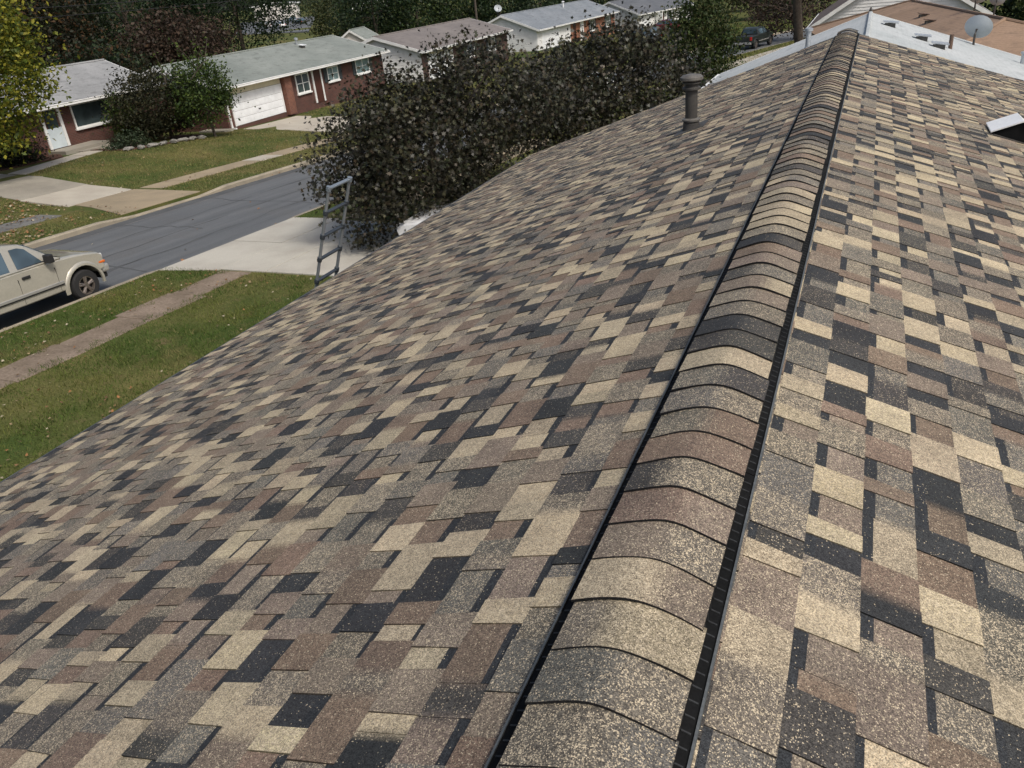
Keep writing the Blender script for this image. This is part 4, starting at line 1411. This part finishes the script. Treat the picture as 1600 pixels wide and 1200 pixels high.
def car(label, loc, heading, col, kind='sedan', group=None, name='car'):
    o = thing(name, label, 'car', loc, group, rot=(0, 0, heading))
    H = 1.45 if kind == 'sedan' else 1.68
    b = 0.88 if kind == 'sedan' else 1.0
    hwb = lambda y, z: 0.89 - 0.07 * max(0, z - 0.6) - 0.06 * max(0, abs(y) - 1.6) ** 2
    low = [(2.20, 0.45), (2.25, 0.62), (2.10, 0.76), (1.2, b - 0.02), (0.9, b), (-1.7, b + 0.03), (-2.15, b - 0.02), (-2.25, 0.70), (-2.20, 0.42), (-1.80, 0.30)]
    low += arc(-1.38, 0.32, 0.37, math.pi - 0.1, 0.1) + [(-0.9, 0.25), (0.9, 0.25)] + arc(1.38, 0.32, 0.37, math.pi - 0.1, 0.1) + [(1.85, 0.30)]
    loft(MB(), low[::-1], hwb, 0.06).build('body', M[col], o, smooth=True, angle=35)
    tail = -1.75 if kind == 'sedan' else -2.1
    top = -0.75 if kind == 'sedan' else -1.75
    cab = [(0.98, b - 0.04), (0.15, H - 0.07), (-0.1, H), (top, H - 0.01), (tail, b - 0.02)]
    hwc = lambda y, z: 0.83 - 0.22 * max(0, z - b) / (H - b)
    loft(MB(), cab[::-1], hwc, 0.05).build('cabin', M[col], o, smooth=True, angle=35)
    side_glass(o, [(0.72, b + 0.05), (0.08, H - 0.12), (-0.42, H - 0.09), (-0.44, b + 0.06)], hwc)
    side_glass(o, [(-0.54, b + 0.06), (-0.52, H - 0.09), (top - 0.02, H - 0.11), (tail + 0.30, b + 0.08)], hwc)
    m = MB(); m.prism([(-0.70, 0.92, b + 0.03), (0.70, 0.92, b + 0.03), (0.58, 0.20, H - 0.09), (-0.58, 0.20, H - 0.09)], (0, 0.02, 0.03)); m.build('windscreen', M['carglass'], o)
    m = MB(); m.prism([(-0.68, tail + 0.05, b + 0.06), (0.68, tail + 0.05, b + 0.06), (0.58, top - 0.06, H - 0.08), (-0.58, top - 0.06, H - 0.08)], (0, -0.03, 0.03)); m.build('rear_window', M['carglass'], o)
    for sg in (-1, 1):
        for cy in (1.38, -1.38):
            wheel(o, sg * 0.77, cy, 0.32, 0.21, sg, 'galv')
        xa, xb = sorted((sg * 0.45, sg * 0.80)); m = MB(); m.box((xa, 2.05, 0.60), (xb, 2.245, 0.72)); m.build('headlight', M['lens'], o, bevel=0.02)
        xa, xb = sorted((sg * 0.50, sg * 0.84)); m = MB(); m.box((xa, -2.26, 0.66), (xb, -2.05, 0.82)); m.build('tail_light', M['redlens'], o, bevel=0.02)
    m = MB(); m.box((-0.80, -2.0, 0.20), (0.80, 2.0, 0.30)); m.build('underbody', M['blackplastic'], o)
    return o

def rz(y): return float(road_z(y)) + 0.008
pitch_ = lambda y: math.atan2(rz(y + 1) - rz(y - 1), 2)
t1 = pickup('champagne pickup truck parked at the near kerb', (-16.80, 11.88, rz(11.88) + 0.012), 0, 'champagne')
t1.scale = (0.95, 0.95, 0.95)
t1.rotation_euler = (pitch_(10.5), 0, 0)
t2 = pickup('black pickup truck parked far down the street before the bend', (-9.5, 83.5, rz(81.5)), -math.radians(16), 'carblack')
car('white sedan on the pale driveway under the dark maple', (-7.9, 16.9, float(GZ(-7.9, 16.9)) + 0.03), math.radians(90), 'carwhite')
car('white car parked on the street beyond the dark maple', (float(XC(50)) + 2.2, 50.0, rz(50)), math.radians(-4), 'carwhite', 'suv')
car('blue-grey hatchback on the lawn side drive of the orange brick house', (-23.4, 92.6, float(GZ(-23.4, 92.6)) + 0.02), math.radians(75), 'carsilver', 'suv')
car('maroon car in front of the slate roofed house', (-25.2, 112.5, float(GZ(-25.2, 112.5)) + 0.02), math.radians(70), 'carmaroon')
# ------------------------------------------------------------------ vegetation
DIAMOND = np.array([(0, -0.5, 0), (0.30, 0.02, 0.08), (0, 0.5, 0), (-0.30, 0.02, 0.08)])
MAPLE = np.array([(0, -0.5, 0), (0.16, -0.22, 0.05), (0.5, -0.20, 0.12), (0.20, 0.06, 0.03), (0.40, 0.34, 0.09), (0.12, 0.22, 0.02), (0, 0.6, 0), (-0.12, 0.22, 0.02), (-0.40, 0.34, 0.09), (-0.20, 0.06, 0.03), (-0.5, -0.20, 0.12), (-0.16, -0.22, 0.05)])

def leaves(name, centres, size, palette, mat, parent, shape=DIAMOND, up=0.35, droop=0.0, var=0.25):
    """one leaf per centre, random attitude, colour from the palette"""
    n_ = len(centres)
    nm = rng.normal(size=(n_, 3)); nm[:, 2] += up * 2
    nm /= np.linalg.norm(nm, axis=1)[:, None]
    a = rng.normal(size=(n_, 3)); a[:, 2] -= droop
    a -= nm * np.sum(a * nm, 1)[:, None]
    a /= np.linalg.norm(a, axis=1)[:, None]
    b = np.cross(nm, a)
    s_ = size * rng.uniform(0.65, 1.3, n_)
    K = len(shape)
    v = centres[:, None, :] + s_[:, None, None] * (shape[None, :, 0:1] * b[:, None, :] + shape[None, :, 1:2] * a[:, None, :] + shape[None, :, 2:3] * nm[:, None, :])
    pal = np.array(palette)
    col = pal[rng.integers(0, len(pal), n_)] * rng.uniform(1 - var, 1 + var, (n_, 1))
    return fast_mesh(name, v.reshape(-1, 3), np.arange(n_ * K), np.full(n_, K), col, mat, parent)

def crown_points(c, r, clumps, per, clump_r, lump=0.35, inner=0.45, flat=0.75):
    """leaf positions in clumps spread through an uneven ellipsoid"""
    c = np.array(c); r = np.array(r)
    d = rng.normal(size=(clumps, 3)); d /= np.linalg.norm(d, axis=1)[:, None]
    k = rng.normal(size=(7, 3)); ph = rng.uniform(0, 6.28, 7)
    bump = np.sum(np.sin(d @ k.T * 2.2 + ph), 1) / 7
    rad = (inner + (1 - inner) * rng.random(clumps) ** 0.55) * (1 + lump * bump)
    cc = c + d * rad[:, None] * r
    p = np.repeat(cc, per, 0) + rng.normal(size=(clumps * per, 3)) * np.array((1, 1, flat)) * clump_r * rng.uniform(0.6, 1.3, (clumps * per, 1))
    return p, cc

def limbs(name, base, top, cc, r0, parent, count=9, mat='bark'):
    m = MB()
    base = np.array(base, float); top = np.array(top, float)
    mid = (base + top) / 2 + rng.normal(size=3) * 0.06 * np.linalg.norm(top - base) * np.array((1, 1, 0))
    m.tube([base - (0, 0, 0.1), base + (0, 0, 0.12), mid, top], [r0 * 1.5, r0 * 1.05, r0 * 0.85, r0 * 0.55], 9)
    t = m.build(name, M[mat], parent, smooth=True)
    for q in cc[rng.permutation(len(cc))[:count]]:
        s_ = mid + (top - mid) * rng.random()
        h = (s_ + q) / 2 + np.array((0, 0, 0.12 * np.linalg.norm(q - s_)))
        m = MB(); m.tube([s_, h, q], [r0 * 0.42, r0 * 0.26, r0 * 0.08], 6)
        m.build('limb', M[mat], t)
    return t

def tree(label, base, c, r, clumps, per, clump_r, size, palette, trunk_r=0.15, name='tree', mat='leaf', shape=DIAMOND, group=None, lump=0.35, count=9, cat='tree', inner=0.45, up=0.35, droop=0.0, lobes=None):
    b = (base[0], base[1], float(GZ(base[0], base[1])) if len(base) < 3 else base[2])
    t = thing(name, label, cat, b, group)
    p, cc = crown_points(c, r, clumps, per, clump_r, lump, inner)
    for lc, lr, ln in lobes or ():
        q, qc = crown_points(lc, lr, ln, per, clump_r, lump, inner)
        p = np.concatenate([p, q]); cc = np.concatenate([cc, qc])
    p = p[p[:, 2] > GZ(p[:, 0], p[:, 1]) + 0.05]
    limbs('trunk', b, (c[0], c[1], c[2]), cc, trunk_r, t, count)
    leaves('crown', p, size, palette, M[mat], t, shape, up, droop)
    return t

def bush(label, c, r, clumps, per, clump_r, size, palette, mat='leaf', group=None, lump=0.25):
    z = float(GZ(c[0], c[1]))
    t = thing('bush', label, 'bush', (c[0], c[1], z), group)
    p, cc = crown_points(c, r, clumps, per, clump_r, lump, 0.3)
    p = p[p[:, 2] > GZ(p[:, 0], p[:, 1]) + 0.03]
    st_ = MB()
    for q in cc[:8]:
        st_.tube([(c[0] + rng.normal() * .1, c[1] + rng.normal() * .1, z - 0.05), (q + np.array((c[0], c[1], z))) / 2, q], [0.03, 0.022, 0.01], 5)
    st_.build('stems', M['bark'], t)
    leaves('foliage', p, size, palette, M[mat], t)
    return t

PURPLE = [(0.028, 0.025, 0.014), (0.021, 0.019, 0.012), (0.040, 0.038, 0.018), (0.044, 0.032, 0.017), (0.030, 0.036, 0.017), (0.017, 0.016, 0.012), (0.062, 0.060, 0.032), (0.022, 0.027, 0.013), (0.024, 0.024, 0.014), (0.018, 0.018, 0.012)]
GREENP = [(0.030, 0.055, 0.015), (0.045, 0.075, 0.020), (0.022, 0.040, 0.012), (0.060, 0.080, 0.022)]
OLIVE = [(0.045, 0.055, 0.018), (0.035, 0.050, 0.016), (0.065, 0.065, 0.022), (0.028, 0.040, 0.014)]
DKGREEN = [(0.014, 0.030, 0.012), (0.020, 0.040, 0.016), (0.010, 0.022, 0.010), (0.030, 0.050, 0.018)]
YELLOW = [(0.20, 0.20, 0.022), (0.14, 0.16, 0.02), (0.27, 0.25, 0.03), (0.08, 0.11, 0.016), (0.05, 0.075, 0.014)]
RUST = [(0.060, 0.038, 0.026), (0.048, 0.033, 0.024), (0.078, 0.052, 0.036), (0.036, 0.027, 0.020), (0.03, 0.028, 0.016)]
ORANGE = [(0.075, 0.040, 0.016), (0.026, 0.026, 0.012), (0.018, 0.022, 0.010), (0.014, 0.018, 0.008), (0.02, 0.018, 0.01)]
BRIGHT = [(0.058, 0.095, 0.018), (0.085, 0.125, 0.022), (0.042, 0.07, 0.015)]

tree('dark purple-leaved maple in front of the street beside the ladder', (-9.9, 19.6), (-10.3, 18.6, -3.85), (2.3, 2.5, 1.7), 300, 56, 0.30, 0.105, PURPLE, 0.14, 'maple_tree', 'darkleaf', MAPLE, lump=0.6, count=18, droop=0.6,
     lobes=[((-8.9, 20.1, -2.9), (1.9, 2.2, 1.3), 130), ((-11.7, 17.5, -4.0), (1.0, 1.3, 1.25), 90), ((-10.7, 16.7, -4.75), (1.0, 1.1, 0.75), 55), ((-9.3, 19.4, -1.85), (1.0, 1.1, 0.45), 22), ((-11.2, 18.6, -2.9), (1.1, 1.3, 0.9), 60), ((-8.0, 22.4, -3.6), (1.5, 1.8, 1.4), 80)])
tree('dark purple-leaved maple farther off, left of the roof flue pipe', (-7.6, 26.6), (-7.7, 25.6, -3.6), (2.1, 2.5, 1.45), 190, 46, 0.34, 0.12, PURPLE, 0.13, 'maple_tree', 'darkleaf', MAPLE, lump=0.55, count=22, droop=0.6, inner=0.5,
     lobes=[((-6.1, 26.8, -3.4), (1.2, 1.5, 1.0), 55), ((-8.9, 24.6, -3.1), (1.3, 1.5, 1.0), 70), ((-7.3, 25.9, -2.3), (1.4, 1.5, 0.6), 50), ((-9.6, 25.4, -4.2), (1.2, 1.6, 1.0), 50)])
tree('feathery green tree standing right behind the roof flue pipe', (-7.95, 44.5), (-8.0, 44.4, -3.9), (1.65, 1.9, 2.7), 330, 30, 0.38, 0.17, OLIVE + GREENP, 0.13, 'tree')
tree('brown half-bare tree beyond the black pickup truck', (-6.8, 88.0), (-7.2, 87.0, -5.2), (4.6, 3.6, 2.2), 140, 26, 0.55, 0.26, RUST, 0.2, 'tree', lump=0.5, count=24)
pine = tree('tall tree with dark trunk left of the white clapboard gable', (-4.05, 58.0), (-4.4, 57.6, 1.0), (4.0, 4.0, 3.6), 160, 30, 0.6, 0.24, RUST[:1] + DKGREEN, 0.30, 'tree', lump=0.4, count=16)
tree('yellow-green tree at the left edge in front of the grey roofed house', (-32.6, 20.4), (-32.2, 21.9, -1.15), (2.4, 3.3, 3.0), 460, 46, 0.40, 0.18, YELLOW, 0.15, 'tree', lump=0.3)
tree('dark leafy small tree between the two brick houses', (-34.3, 33.6), (-34.2, 33.1, -4.3), (1.6, 2.7, 1.65), 260, 44, 0.30, 0.15, [(0.024, 0.028, 0.012), (0.035, 0.036, 0.016), (0.018, 0.022, 0.010), (0.05, 0.045, 0.02)], 0.10, 'tree')
yt = tree('young green tree with long upright shoots before the grey-green roof', (-32.0, 34.3), (-31.9, 34.1, -4.0), (1.3, 1.8, 1.6), 170, 36, 0.30, 0.15, GREENP + BRIGHT, 0.07, 'tree')
sp = []
for k in range(8):
    a = np.array((-31.9 + rng.normal() * 0.3, 34.2 + rng.normal() * 0.5, -3.2))
    b = a + np.array((rng.normal() * 0.5, rng.normal() * 0.9, rng.uniform(1.0, 2.0)))
    m = MB(); m.tube([a, (a + b) / 2 + np.array((0, 0, 0.15)), b], [0.03, 0.02, 0.008], 5); m.build('shoot', M['bark'], yt)
    for t in np.linspace(0.1, 1.0, 26):
        sp.append(a + (b - a) * t + rng.normal(size=3) * 0.10)
leaves('shoot_leaves', np.array(sp), 0.16, BRIGHT, M['leaf'], yt)
bush('bright green shrub under the picture window of the left brick house', (-35.0, 31.3, -4.75), (0.6, 0.8, 1.05), 60, 30, 0.2, 0.14, BRIGHT)
bush('dark reddish shrub below the picture window', (-35.3, 32.2, -5.4), (0.7, 0.9, 0.6), 60, 28, 0.2, 0.12, [(0.03, 0.018, 0.014), (0.022, 0.018, 0.012), (0.04, 0.03, 0.02)])
bush('low grey-green shrub on the stone edging', (-33.6, 29.9, -5.75), (0.75, 1.1, 0.6), 70, 30, 0.2, 0.12, [(0.035, 0.055, 0.028), (0.05, 0.07, 0.035), (0.025, 0.04, 0.02)])
bush('dense dark hedge left of the pale front door', (-35.5, 24.7, -5.15), (0.8, 2.2, 0.85), 200, 34, 0.26, 0.12, [(0.018, 0.026, 0.012), (0.026, 0.036, 0.015), (0.012, 0.018, 0.009), (0.04, 0.03, 0.02)])
bush('dark hedge end nearest the driveway at the left edge', (-35.6, 22.4, -5.2), (0.8, 1.8, 0.8), 120, 34, 0.26, 0.12, [(0.018, 0.026, 0.012), (0.026, 0.036, 0.015), (0.012, 0.018, 0.009)])

# trees behind the houses across the street
G1 = 'trees behind the houses across the street'
back = [
    ('dark green broad tree behind the grey-green roof', (-58, 69, 1.2), (6.5, 7.5, 6.0), DKGREEN),
    ('tall dark green tree behind the green tree line, left of the parking lot', (-63, 60, 3.0), (7, 8, 8.0), DKGREEN),
    ('rust brown tree behind the gap between the two brick houses', (-48.5, 50.8, -2.5), (3.0, 4.0, 2.4), RUST),
    ('tall dark tree behind the ridge of the left grey roof', (-60, 44, 3.5), (6, 7, 8.0), DKGREEN + OLIVE),
    ('orange tinged tree behind the left grey roof', (-53, 42.5, -1.0), (3.6, 4.6, 3.6), ORANGE),
    ('tall dark tree behind the yellow-green tree', (-60, 33, 3.5), (6, 7, 8.0), DKGREEN),
    ('dark tree at the far left behind the grey roof', (-58, 23, 3.5), (6, 7, 8.0), DKGREEN + OLIVE),
    ('low dark shrubby tree behind the grey roof', (-46.5, 40.5, -3.4), (2.2, 3.4, 1.7), ORANGE + DKGREEN),
    ('dark tree in the second row behind the rust brown tree', (-66, 52, 3), (7, 8, 8), DKGREEN),
]
for lab, c, r, pal in back:
    tree(lab, (c[0], c[1]), c, r, int(80 + 36 * r[0]), 60, 0.70, 0.27, pal, 0.25, group=G1, lump=0.3, count=6, inner=0.35)
G2 = 'far trees along the rear street'
far = [
    ('olive tree beside the far white building', (-82, 124, -3.5), (6, 6, 4.2), OLIVE),
    ('olive tree right of the parking lot', (-72, 120, -3.0), (5.5, 6, 4.6), OLIVE + GREENP),
    ('dark tree behind the garden shed', (-62, 101, -2.6), (5, 5.5, 4.8), DKGREEN),
    ('dark green tree above the taupe roof', (-58, 106, -3.0), (5, 6, 4.4), DKGREEN + GREENP),
    ('green tree above the middle of the taupe roof', (-54, 112, -3.2), (5, 6, 4.2), GREENP + DKGREEN),
    ('dark tree left of the blue-grey roof', (-49, 114, -3.2), (5, 6, 4.0), DKGREEN),
    ('dark tree behind the blue-grey roof', (-47, 126, -3.0), (5, 7, 4.2), DKGREEN),
    ('tree behind the right end of the blue-grey roof', (-44, 142, -3.0), (6, 7, 4.5), DKGREEN),
    ('dark tree beyond the slate roof', (-36, 150, -3.0), (6, 7, 5.0), DKGREEN + OLIVE),
    ('tree at the far end of the street', (-22, 150, -4.0), (7, 6, 4.2), OLIVE),
    ('brown tree at the bend of the street', (-12, 128, -5.2), (6, 5, 2.8), RUST + OLIVE),
    ('dark green tree right of the dishes behind the tan roof', (11.5, 74, -3.5), (4.5, 5, 3.8), GREENP + DKGREEN),
    ('dark green tree at the right edge behind the tan roof', (15.5, 66, -4.0), (4.5, 5, 3.6), DKGREEN + GREENP),
]
for lab, c, r, pal in far:
    tree(lab, (c[0], c[1]), c, r, int(50 + 20 * r[0]), 34, 0.8, 0.42, pal, 0.22, group=G2, lump=0.35, count=5, inner=0.4)
# the wood that closes the view
pts = []
for k in range(520):
    y = rng.uniform(-20, 420)
    x = -92 - rng.random() * 60 - max(0, y - 60) * 0.45
    if 118 < y < 330 and abs(x / y + 0.80) < 0.10:
        continue
    zb = float(GZ(x, y))
    pts.append(np.array((x, y, zb + 4)) + rng.normal(size=(70, 3)) * np.array((3.2, 3.2, 3.6)) + np.array((0, 0, rng.uniform(-1, 5))))
stuff(leaves('far_wood', np.concatenate(pts), 0.95, DKGREEN + OLIVE, M['leaf'], None), 'distant belt of dark green trees closing the view', 'trees')

# ------------------------------------------------------------------ rear street, parking lot, far buildings
lot = MB()
lot.prism([(-128, 150, float(GZ(-128, 150)) + 0.1), (-108, 150, float(GZ(-108, 150)) + 0.1), (-190, 270, float(GZ(-190, 270)) + 0.1), (-225, 270, float(GZ(-225, 270)) + 0.1)], (0, 0, -0.3))
structure(lot.build('parking_lot', M['asphalt']))
fb, T = ranch('far white flat building above the parking lot', (-196, 268), math.radians(-35), 34, 16, -7.2, -1.6, 0.10, wall='siding_grey', roofm='roof_pale', over=0.8, clap=False, name='building')
for u in (3, 9, 15, 21, 27):
    window(T, fb, u, u + 3.4, -5.2, -2.8, 0.02)
fb2, T = ranch('far pale building with low roof behind the parking lot', (-165, 282), math.radians(-35), 26, 14, -7.2, -1.0, 0.2, wall='siding', roofm='roof_pale', over=0.8, name='building')
for u in (3, 9, 15):
    window(T, fb2, u, u + 3.0, -5.0, -2.8, 0.02)
G3 = 'cars on the parking lot'
for lab, x, y, col, kind in (('white car on the parking lot, left one', -141, 178, 'carwhite', 'suv'), ('dark car on the parking lot between the white ones', -136, 186, 'carblack', 'sedan'), ('blue-grey car on the parking lot farther back', -160, 215, 'carsilver', 'sedan'), ('white car on the parking lot at its right side', -132, 172, 'carwhite', 'sedan')):
    car(lab, (x, y, float(GZ(x, y)) + 0.12), math.radians(60), col, kind, G3)
G4 = 'cars parked above the garden shed'
for lab, x, y, col, kind in (('red car parked above the garden shed, left of two', -66, 92, 'carred', 'sedan'), ('white car parked in front of the red cars', -63.5, 89.5, 'carwhite', 'suv'), ('red car parked above the garden shed, right of two', -62.0, 94.5, 'carred', 'suv')):
    car(lab, (x, y, float(GZ(x, y)) + 0.02), math.radians(70), col, kind, G4)

pole = thing('utility_pole', 'timber utility pole behind the taupe roof', 'utility pole', (-46.2, 99.8, -8.0))
m = MB(); m.tube([(-46.2, 99.8, -8.2), (-46.15, 99.8, 3.0)], [0.16, 0.12], 10); m.build('post', M['wood'], pole, smooth=True)
m = MB(); m.box((-47.3, 99.72, 2.3), (-45.1, 99.88, 2.45)); m.build('crossarm', M['wood'], pole)
for k, (zo, lab) in enumerate(((0.0, 'upper thin dark power line crossing before the rear trees'), (-0.55, 'lower thin dark power line crossing before the rear trees'))):
    m = MB()
    a = np.array((-46.2, 99.8, 2.4 + zo)); b = np.array((-50.0, 20.0, 1.6 + zo))
    q = [a + (b - a) * t - np.array((0, 0, 3.4 * 4 * t * (1 - t) * 0.35)) for t in np.linspace(0, 1, 16)]
    m.tube(q, 0.022, 5)
    o = m.build('power_line', M['blackplastic'])
    o['label'] = lab; o['category'] = 'power line'; o['group'] = 'power lines over the rear gardens'

# stone edging of the raised bed
G5 = 'edging stones of the raised bed'
st0 = None
spots = [(-32.6, 29.0), (-32.3, 29.5), (-32.15, 30.1), (-32.1, 30.75), (-32.05, 31.4), (-32.0, 32.0), (-31.95, 32.6), (-31.9, 33.2)]
ordn = ['first', 'second', 'third', 'fourth', 'fifth', 'sixth', 'seventh', 'eighth']
for k, (x, y) in enumerate(spots):
    bm = bmesh.new()
    bmesh.ops.create_icosphere(bm, subdivisions=2, radius=1.0)
    for v in bm.verts:
        v.co = Vector((v.co.x * 0.16, v.co.y * 0.30, v.co.z * 0.10)) * (1 + 0.18 * math.sin(7 * v.co.x + 5 * v.co.y + k * 2))
    me = bpy.data.meshes.new('edging_stone'); bm.to_mesh(me); bm.free()
    o = link('edging_stone', me, M['stone'], smooth=True, angle=40)
    o.location = (x, y, float(GZ(x, y)) + 0.10)
    o.rotation_euler = (0, 0, k * 1.1)
    o['label'] = 'rough grey edging stone, %s from the porch end of the bed' % ordn[k]
    o['category'] = 'stone'; o['group'] = G5
m = MB(); pl = [(-35.9, 29.0), (-33.0, 29.0), (-32.2, 30.2), (-32.0, 33.4), (-34.0, 35.6), (-35.9, 35.6)]
m.prism([(x, y, float(GZ(x, y)) + 0.05) for x, y in pl], (0, 0, -0.1)); structure(m.build('planting_bed', M['mulch']))
m = MB(); pl = [(-36.6, 20.2), (-34.6, 23.2), (-34.9, 27.2), (-36.4, 28.2)]
m.prism([(x, y, float(GZ(x, y)) + 0.05) for x, y in pl], (0, 0, -0.1)); structure(m.build('planting_bed', M['mulch']))

# ------------------------------------------------------------------ turf and fallen leaves
def vnoise(x, y, s_, seed):
    r_ = np.random.default_rng(seed).random((64, 64))
    x = x * s_; y = y * s_
    i = np.floor(x).astype(int); j = np.floor(y).astype(int)
    fx = smooth(x - i); fy = smooth(y - j)
    g = lambda a, b: r_[a % 64, b % 64]
    return (g(i, j) * (1 - fx) + g(i + 1, j) * fx) * (1 - fy) + (g(i, j + 1) * (1 - fx) + g(i + 1, j + 1) * fx) * fy

def paved(x, y):
    s_ = x - XC(y)
    p = np.abs(s_) < HALF + 0.24
    p |= (x > -15.75) & (x < -2) & (y > 13.95) & (y < 19.1)
    edge = 0.10 * np.sin(y * 5.1) + 0.08 * np.sin(y * 13.7)
    p |= (x > -13.78 + edge) & (x < -13.02 + edge * 0.8) & (y < 14.1)
    p |= (x > -13.9) & (x < -12.7) & (y > 19) & (y < 34)
    p |= (s_ > -7.05) & (s_ < -5.85) & (y < 70)
    p |= (x < -22.4) & (x > -26.3) & (y > 19.3) & (y < 22.95)
    p |= (x < -26.2) & (y > 19.9) & (y < 22.95)
    p |= (x < -22.4) & (x > -34) & (y > 38.2) & (y < 43.4)
    w_ = (y - 23) / 7.6
    p |= (y > 22.9) & (y < 30.6) & (x < -32.1 - 2.8 * w_ ) & (x > -36.5)
    p |= (x > -36) & (x < -32.0) & (y > 29.0) & (y < 35.6)
    p |= (x < -34.0) & (y > 20)
    return p

def turf(name, x0, x1, y0, y1, n_, h, wd, label):
    x = rng.uniform(x0, x1, n_); y = rng.uniform(y0, y1, n_)
    k = ~paved(x, y) & (rng.random(n_) < 0.45 + 0.9 * vnoise(x, y, 1.7, 31))
    x, y = x[k], y[k]
    n_ = len(x)
    z = GZ(x, y)
    a = rng.uniform(0, 6.283, n_)
    hh = h * rng.uniform(0.5, 1.4, n_) * (0.6 + 0.9 * vnoise(x, y, 2.6, 17))
    ln = rng.uniform(0.2, 1.3, n_) * hh
    la = rng.uniform(0, 6.283, n_)
    dx, dy = np.cos(a) * wd * 0.5, np.sin(a) * wd * 0.5
    v = np.empty((n_, 3, 3))
    v[:, 0] = np.stack([x - dx, y - dy, z - 0.01], 1)
    v[:, 1] = np.stack([x + dx, y + dy, z - 0.01], 1)
    v[:, 2] = np.stack([x + np.cos(la) * ln, y + np.sin(la) * ln, z + hh], 1)
    p1 = vnoise(x, y, 0.6, 3) * 0.6 + vnoise(x, y, 2.1, 5) * 0.4
    p2 = vnoise(x, y, 1.1, 9) * 0.5 + vnoise(x, y, 4.0, 8) * 0.5
    g0 = np.array((0.066, 0.108, 0.022)); g1 = np.array((0.135, 0.150, 0.038)); g2 = np.array((0.24, 0.20, 0.095))
    t = np.clip((p1 - 0.35) / 0.35, 0, 1)[:, None]
    col = g0 * (1 - t) + g1 * t
    t2 = np.clip((p2 - 0.55) / 0.25, 0, 1)[:, None] * 0.7
    far_ = np.clip((-20 - x) / 3, 0, 1)[:, None]
    t2 = np.clip(t2 + far_ * 0.75 * rng.random((n_, 1)), 0, 1)
    dryish = rng.random((n_, 1)) < 0.12
    t2 = np.where(dryish, np.maximum(t2, 0.6), t2)
    col = (col * (1 - t2) + g2 * t2) * rng.uniform(0.6, 1.35, (n_, 1))
    o = fast_mesh(name, v.reshape(-1, 3), np.arange(n_ * 3), np.full(n_, 3), col, M['grass'])
    return stuff(o, label, 'grass')

turf('lawn_grass', -15.8, -5.0, 0.0, 14.0, 150000, 0.055, 0.013, 'green lawn with dry patches between the roof eave and the near kerb')
turf('lawn_grass', -16.0, -4.0, 18.5, 40.0, 50000, 0.06, 0.022, 'green lawn beyond the pale driveway under the dark maples')
turf('lawn_grass', -36.0, -22.4, 4.0, 20.0, 70000, 0.06, 0.022, 'leaf strewn lawn left of the far driveway')
turf('lawn_grass', -36.5, -22.3, 22.5, 62.0, 130000, 0.06, 0.028, 'yellowing lawn in front of the brick houses across the street')
turf('lawn_grass', -32.0, -9.0, 62.0, 118.0, 60000, 0.09, 0.07, 'bright green lawns far down the street')
turf('lawn_grass', -14.0, 6.0, 40.0, 95.0, 60000, 0.08, 0.05, 'grass verge right of the street near the black pickup')

def litter(name, n_, xs, ys, dens, label, size=0.07):
    x = rng.uniform(*xs, n_); y = rng.uniform(*ys, n_)
    k = rng.random(n_) < dens(x, y)
    x, y = x[k], y[k]
    s_ = x - XC(y)
    z = np.where(np.abs(s_) < HALF, road_z(y) + 0.05, GZ(x, y) + 0.055)
    pal = [(0.20, 0.125, 0.065), (0.30, 0.22, 0.13), (0.14, 0.085, 0.05), (0.40, 0.35, 0.26), (0.24, 0.18, 0.11), (0.26, 0.13, 0.06)]
    o = leaves(name, np.stack([x, y, z], 1), size, pal, M['litter'], None, MAPLE, up=1.6)
    return stuff(o, label, 'fallen leaves')
litter('fallen_leaves', 9000, (-15.7, -6), (1, 14), lambda x, y: 0.02 + 0.14 * (vnoise(x, y, 0.8, 41) > 0.6) + 0.22 * (np.abs(x + 14.6) < 0.9) * vnoise(x, y, 1.2, 44), 'dry leaves scattered over the near lawn', 0.058)
litter('fallen_leaves', 9000, (-36, -22.5), (5, 20), lambda x, y: 0.15 + 0.6 * (vnoise(x, y, 0.5, 21) > 0.5), 'brown leaves heaped on the lawn left of the far driveway', 0.10)
litter('fallen_leaves', 4000, (-36, -22.5), (22, 60), lambda x, y: 0.10 + 0 * x, 'dry leaves scattered over the lawn across the street', 0.09)
litter('fallen_leaves', 3500, (-22.4, -15.9), (0, 40), lambda x, y: 0.012 + 0.5 * (np.abs(np.abs(x + 19.15) - 3.12) < 0.16) * vnoise(x, y, 0.7, 47), 'pale leaves lying on the asphalt street', 0.09)
